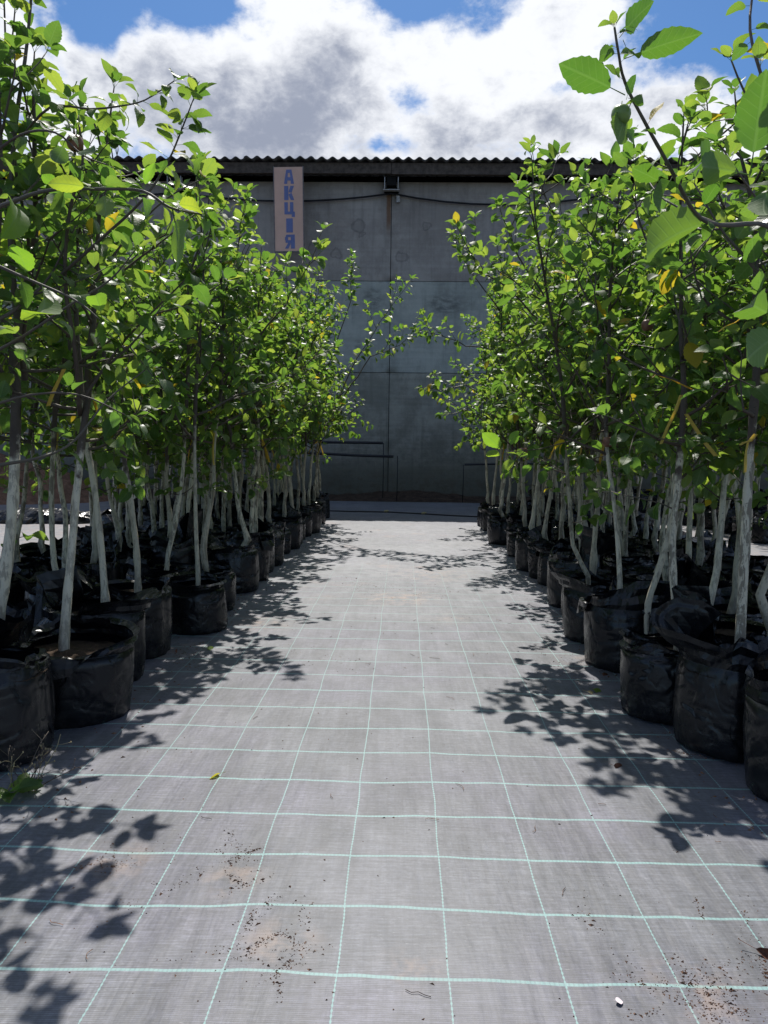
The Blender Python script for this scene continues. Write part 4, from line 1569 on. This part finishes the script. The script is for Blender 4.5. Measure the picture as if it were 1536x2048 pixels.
R7 = hero(RB, 'stout tree with a swollen elbow low on its trunk, cut by the right edge', 1.38, 2.66,
          [(1545, 1262, 1), (1520, 1190, 1), (1545, 1130, 1), (1560, 950, 1), (1560, 840, 1)], 2.1, 38, .024, .40, .7, 5, base=1.05)

# big leaves on the near right branch, and low-hanging ones
e = R1
for a in (((1250, 190), (1116, 122), 1.33, 1.30, 1.15, 4), ((1243, 108), (1180, 105), 1.31, 1.28, 1.2, 0), ((1238, 75), (1296, 4), 1.30, 1.34, .95, 4), ((1247, 118), (1396, 62), 1.31, 1.30, 1.0, 0),
          ((1246, 80), (1272, 142), 1.30, 1.28, 1.3, 1), ((1252, 200), (1268, 150), 1.33, 1.33, 1.6, 4), ((1256, 196), (1294, 205), 1.33, 1.29, 1.3, 2), ((1262, 205), (1226, 292), 1.34, 1.31, 1.35, 4),
          ((1276, 250), (1246, 300), 1.36, 1.33, 1.5, 0), ((1290, 248), (1302, 285), 1.37, 1.34, 1.7, 1), ((1312, 320), (1352, 275), 1.40, 1.36, 1.2, 4), ((1430, 335), (1382, 305), 1.45, 1.30, 1.2, 2),
          ((1330, 370), (1262, 330), 1.42, 1.38, 1.1, 4), ((1400, 425), (1440, 350), 1.46, 1.40, 1.2, 0), ((1440, 440), (1260, 492), 1.5, 1.36, .95, 2), ((1350, 350), (1385, 370), 1.42, 1.36, 1.3, 1),
          ((1500, 350), (1532, 140), 1.15, 1.10, 1.5, 4), ((1560, 640), (1438, 572), 1.08, 1.02, 1.0, 1), ((1570, 660), (1478, 722), 1.05, 1.0, 1.35, 4), ((1500, 350), (1380, 325), 1.4, 1.3, 1.0, 2),
          ((1350, 345), (1300, 425), 1.42, 1.36, .8, 2), ((1540, 360), (1510, 470), 1.3, 1.25, 1.1, 0)):
    hero_leaf(e, a[0], a[1], a[2], a[3], a[4], a[5], face=(rng.uniform(-.4, .4), rng.uniform(.6, .9), rng.uniform(.3, .8)))
# big leaves front left
e = L0
for a in (((120, 378), (82, 345), 1.52, 1.47, 1.3, 4), ((190, 378), (88, 358), 1.5, 1.46, 1.1, 0), ((205, 378), (215, 440), 1.5, 1.46, 1.2, 4), ((345, 415), (370, 548), 1.5, 1.42, 1.05, 4), ((390, 425), (440, 500), 1.5, 1.45, 1.0, 1),
          ((340, 410), (425, 410), 1.5, 1.46, 1.2, 0), ((20, 400), (60, 445), 1.6, 1.5, 1.4, 1), ((60, 560), (30, 480), 1.6, 1.5, 1.2, 4), ((285, 382), (310, 320), 1.5, 1.46, 1.0, 2), ((85, 570), (100, 690), 1.6, 1.5, 1.0, 1),
          ((205, 640), (185, 560), 1.6, 1.5, 1.1, 0), ((400, 428), (455, 452), 1.5, 1.45, 1.1, 2)):
    hero_leaf(e, a[0], a[1], a[2], a[3], a[4], a[5], face=(rng.uniform(-.4, .4), rng.uniform(.6, .9), rng.uniform(.3, .8)))
# low leaves on the right side, and the pair over the far bags
for a in (((1010, 905), (964, 862), 3.3, 3.25, 1.2, 4), ((1018, 900), (1035, 852), 3.3, 3.25, 1.1, 0), ((1010, 912), (968, 905), 3.3, 3.25, .9, 2)):
    hero_leaf(R3, *a, face=(0, .8, .5))
mb = MB()
o_ = R3.location
mb.tube([P(1212, 860, 3.42) - o_, P(1150, 880, 3.4) - o_, P(1080, 898, 3.35) - o_, P(1010, 905, 3.3) - o_], [.004, .003, .0022, .0015], 5)
link('branch', mb.mesh('branch', MAT['twig']), R3)


# long shoots reaching over the far path
def shoots(name, label, bx, by, h, seed, paths, group):
    e = empty('potted_apple_tree', (bx, by, fabz(bx, by) - .003))
    tag(e, label, 'tree', group)
    t = gen_tree(seed, h, None, .015, .46, 1.0)
    place_bag(e, seed % 10, .4, (1, 1, 1.05))
    link('trunk', t['trunk'].mesh('trunk', MAT['trunk']), e)
    for b in t['branches']: link('branch', b.mesh('branch', MAT['twig']), e)
    rr = random.Random(seed)
    pre = []
    for path in paths:
        pl = [P(*q) - e.location for q in path]
        sm = []
        for i in range(len(pl) - 1):
            sm += [pl[i].lerp(pl[i + 1], k / 4) + Vector((rr.gauss(0, .006), rr.gauss(0, .006), rr.gauss(0, .006))) for k in range(4)]
        sm.append(pl[-1])
        mb = MB()
        mb.tube(sm, radii(len(sm), .008, .002), 5)
        leaves_on(rr, sm, pre, .35, .034, (.07, .10), phase=rr.random() * 6)
        for k in range(3):
            pp, T = along(sm, .45 + .17 * k)
            tw = grow(rr, pp, T + Vector((rr.gauss(0, .5), rr.gauss(0, .5), .5)), rr.uniform(.15, .3), 4, .05, .15)
            mb.tube(tw, radii(5, .003, .0015), 4)
            leaves_on(rr, tw, pre, .2, .035, (.065, .095), phase=rr.random() * 6)
        link('branch', mb.mesh('branch', MAT['twig']), e)
    add_leaves(e, pre + t['leaves'], rr, False)
    HERO.append((bx, by))


shoots('a', 'tree whose long bare-stemmed shoots lean over the far path, left block', -1.05, 8.3, 2.75, 61,
       [[(655, 860, 8.5), (700, 740, 8.3), (760, 645, 8.1), (822, 560, 8.0)], [(690, 790, 8.4), (740, 715, 8.2), (800, 690, 8.1), (850, 655, 8.0)], [(670, 700, 8.5), (700, 600, 8.4), (706, 520, 8.3)]], 'whitewashed apple trees in black bags, left block')
shoots('b', 'tree with upright shoots and side shoots over the far path, right block', 1.03, 7.6, 2.9, 62,
       [[(985, 700, 7.6), (930, 690, 7.5), (880, 670, 7.4), (835, 660, 7.3)], [(980, 800, 7.6), (930, 770, 7.5), (880, 780, 7.4), (845, 775, 7.3)], [(1000, 620, 7.4), (940, 540, 7.2), (905, 470, 7.1)], [(985, 850, 7.6), (930, 820, 7.5), (885, 830, 7.4)]], 'whitewashed apple trees in black bags, right block')
shoots('c', 'tree with one tall leafy shoot above its neighbours, right block', 1.04, 4.6, 2.35, 63,
       [[(1130, 700, 4.6), (1040, 600, 4.4), (960, 540, 4.2), (915, 455, 4.1)], [(1180, 560, 4.6), (1120, 450, 4.5), (1072, 360, 4.4)], [(1120, 640, 4.6), (1040, 520, 4.5), (1000, 420, 4.5)]], 'whitewashed apple trees in black bags, right block')
shoots('d', 'tree with thin shoots rising before the pink sign, left block', -1.08, 4.9, 2.1, 64,
       [[(450, 700, 4.9), (470, 560, 4.8), (478, 470, 4.7), (492, 405, 4.6)], [(470, 740, 4.9), (560, 620, 4.7), (600, 560, 4.6), (640, 505, 4.5)]], 'whitewashed apple trees in black bags, left block')


# hanging ribbons seen on particular trunks
def rib(e, pix, z, w=.016, seed=1):
    o = link('ribbon', ribbon_mesh([P(x, y, z) - e.location for x, y in pix], w, seed), e)
    return o


rib(L1, [(128, 738), (118, 760), (106, 785), (96, 812)], 2.5, .016, 1)
rib(L4, [(172, 785), (186, 790), (192, 815), (196, 828)], 3.0, .014, 2)
rib(R2, [(1362, 790), (1352, 820), (1335, 855), (1322, 888)], 2.6, .018, 3)
rib(R2, [(1372, 828), (1390, 855), (1410, 885), (1432, 912)], 2.65, .016, 4)
rib(R2, [(1318, 752), (1345, 760), (1370, 772), (1392, 782)], 2.6, .017, 5)
rib(R1, [(1512, 868), (1500, 882), (1488, 885), (1480, 890)], 2.38, .014, 6)
rib(R1, [(1496, 885), (1492, 905), (1491, 925), (1490, 945)], 2.38, .012, 7)
rib(R1, [(1488, 632), (1470, 645), (1452, 652), (1436, 664)], 2.0, .010, 8)
rib(R3, [(1128, 862), (1118, 880), (1106, 900), (1098, 918)], 3.5, .018, 9)
rib(R5, [(1190, 712), (1188, 735), (1202, 748), (1206, 765)], 3.3, .016, 10)

for e, px, py, z, k in ((L1, 150, 288, 2.28, 1), (L6, 300, 873, 3.9, 0), (L6, 288, 960, 4.0, 0), (R5, 1295, 652, 3.0, 1), (R4, 1400, 985, 3.1, 0), (R4, 1398, 1018, 3.15, 0), (R3, 1216, 885, 3.35, 1), (R6, 1046, 905, 3.9, 1), (R1, 1242, 232, 1.33, 0)):
    o = link('apple', apple_mesh(k), e, tuple(P(px, py, z) - e.location))
    o.scale = (.5, .5, .5) if z < 1.5 else (.72, .72, .72)

# ------------------------------------------------------------------ the blocks of trees behind them
COLUMNS = {}


def fill(side, sgn, cols, ystart, yend, group, seed, skip=()):
    r = random.Random(seed)
    step = .335
    for c, (cx, ya, yb) in enumerate(cols):
        y = ya + (c % 2) * .12
        i = 0
        while y < yb:
            x = sgn * (cx + r.gauss(0, .018))
            yy = y + r.gauss(0, .02)
            y += step + r.uniform(-.01, .02)
            if any((x - hx) ** 2 + (yy - hy) ** 2 < .285 ** 2 for hx, hy in HERO): continue
            if yy < 2.3: continue
            if side == 'left': cls = 0 if yy < 6.3 else (1 if yy < 8.8 else 2)
            else: cls = 0 if yy < 4.7 else (1 if yy < 7.6 else 2)
            if r.random() < .12: cls = max(0, cls - 1)
            single = (yy < 5.6 and c < 2) or (yy < 8.5 and c == 0)
            e = tree_at(x, yy, cls, r.randrange(6), r.random() * 6.28, r, single, None, group, hi=yy < 2.2)
            COLUMNS.setdefault((side, c), []).append((yy, e))
            i += 1


fill('left', -1, [(1.10, 1.25, 10.1), (1.44, 1.2, 10.2), (1.78, 1.6, 10.2), (2.12, 2.4, 10.3), (2.47, 6.2, 10.3), (2.82, 7.4, 10.3)], 0, 0, 'whitewashed apple trees in black bags, left block', 71)
fill('right', 1, [(1.07, 1.2, 9.6), (1.41, 1.5, 9.9), (1.75, 1.9, 10.0), (2.09, 3.6, 10.0)], 0, 0, 'whitewashed apple trees in black bags, right block', 72)

ROWN = ('row along the path', 'second row from the path', 'third row from the path', 'fourth row from the path', 'fifth row from the path', 'sixth row from the path')
for (side, c), lst in COLUMNS.items():
    cx = 1.09 + .335 * c
    hs = [hy for hx, hy in HERO if (hx > 0) == (side == 'right') and abs(abs(hx) - cx) < .17]
    for yy, e in lst:
        k = sum(1 for q, _ in lst if q < yy) + sum(1 for h in hs if h < yy)
        e['label'] = 'bagged apple tree, %s from the front in the %s, %s block' % (WORDS[k], ROWN[c], side)

# a further block across the bright strip on the right, and some at the far left
rr_ = random.Random(88)
k = 0
for cx, ya, yb in ((3.75, 8.0, 12.4), (4.15, 7.8, 12.6), (4.6, 7.8, 12.6), (5.1, 8.6, 12.6)):
    y = ya
    while y < yb:
        tree_at(cx + rr_.gauss(0, .03), y, 0 if y < 10 else 1, rr_.randrange(5), rr_.random() * 6.3, rr_, False,
                'bagged tree beyond the bright strip, right, %s row, %s from near end' % (WORDS[(3.75, 4.15, 4.6, 5.1).index(cx)], WORDS[int((y - ya) / .46 + .5)]),
                'trees in the block beyond the bright strip')
        k += 1
        y += .46

# ------------------------------------------------------------------ small things on the ground
def lay_leaf(name, px, py, size, m, rz, label, shape=1, tilt=.25, cat='fallen leaf', sc=(1, 1, 1)):
    p = G(px, py)
    me = leaf_mesh(HIT[shape], 'fallen_leaf', m)
    size *= 1.3
    o = link(name, me, None, (p.x, p.y, fabz(p.x, p.y) + .006 + size * .10))
    o.rotation_euler = (tilt, .25, rz)
    o.scale = (size * sc[0], size * sc[1], size * sc[2])
    tag(o, label, cat, 'leaves fallen on the ground fabric')
    return o


lay_leaf('fallen_leaf', 452, 1560, .045, MAT['yleaf'], math.pi + .15, 'yellow curled leaf lying on the fabric inside the leaf shadow', 3, .5)
lay_leaf('fallen_leaf', 405, 1304, .055, MAT['gleaf'], .05, 'green and reddish leaf lying near the edge of the shade', 1, .2)
lay_leaf('fallen_leaf', 1165, 1393, .055, MAT['straw'], .0, 'pale straw-coloured curled leaf on the fabric', 3, .4, sc=(1, .6, 1))
lay_leaf('fallen_leaf', 1178, 1388, .040, MAT['gleaf'], -.3, 'small pale green leaf touching the straw-coloured one', 0, .3)
lay_leaf('fallen_leaf', 1217, 1543, .040, MAT['dryleaf'], -.15, 'dark brown dried curled leaf on the open fabric', 3, .9, sc=(1, .8, 1.3))
lay_leaf('fallen_leaf', 1198, 1355, .034, MAT['dryleaf'], -.4, 'small brown curled leaf close to the wide bag', 3, .8, sc=(1, .8, 1.4))
lay_leaf('fallen_leaf', 1478, 1905, .065, MAT['dryleaf'], -.55, 'long brown dried leaf with twig beside the soil smear', 2, .7, sc=(1.2, .5, 1.2))
lay_leaf('fallen_leaf', 345, 1312, .038, MAT['dryleaf'], .9, 'russet crumpled leaf beside a bag on the left', 3, .9, sc=(1, 1, 1.3))
lay_leaf('fallen_leaf', 1226, 2023, .011, MAT['pale'], .2, 'tiny pale petal on the fabric near the picture bottom', 4, .1, cat='petal', sc=(1, 1.4, .5))


def weed():
    c = G(45, 1600)
    e = empty('weed', (c.x, c.y, fabz(c.x, c.y)))
    tag(e, 'straggly weed with broad leaves and dry seed stalks at the nearest bag', 'weed')
    r = random.Random(6)
    for i in range(12):
        a = r.uniform(-.6, 2.2)
        st = grow(r, Vector((r.uniform(-.05, .03), r.uniform(0, .05), 0)), Vector((math.cos(a) * .8, r.uniform(-.2, .3), .8)), r.uniform(.10, .20), 5, .02, .15)
        b = MB()
        b.tube(st, radii(6, .0016, .0007), 4)
        for k in range(5):
            p, T = along(st, .35 + .12 * k)
            s2 = grow(r, p, T + Vector((r.gauss(0, .8), r.gauss(0, .8), r.gauss(0, .4))), r.uniform(.02, .05), 3, 0, .2)
            b.tube(s2, .0006, 3)
            q = s2[-1]
            b.tube([q - Vector((0, 0, .0025)), q, q + Vector((0, 0, .003))], [.0008, .0024, .0006], 5)
        link('stalk', b.mesh('stalk', MAT['straw' if i % 3 == 0 else 'twig']), e)
    me = [leaf_mesh(HIT[i], 'leaf', MAT['gleaf' if i % 2 else 'leaf']) for i in range(5)]
    for i, (a, el, s) in enumerate(((-.2, .5, .075), (.5, .4, .06), (-1.2, .3, .085), (-2.2, .4, .07), (1.6, .6, .05), (-1.7, .7, .06), (2.6, .6, .05), (.1, .8, .045))):
        o = bpy.data.objects.new('leaf', me[i % 5])
        o.parent = e
        o.matrix_basis = leaf_matrix(Vector((.005 * i - .03, 0, .01)), Vector((math.cos(a), math.sin(a), el)), UP + Vector((r.gauss(0, .3), -.5, 0)), s)
        COL.objects.link(o)


weed()
print('LEAF OBJECTS', NLEAF[0], 'OBJECTS', len(bpy.data.objects))
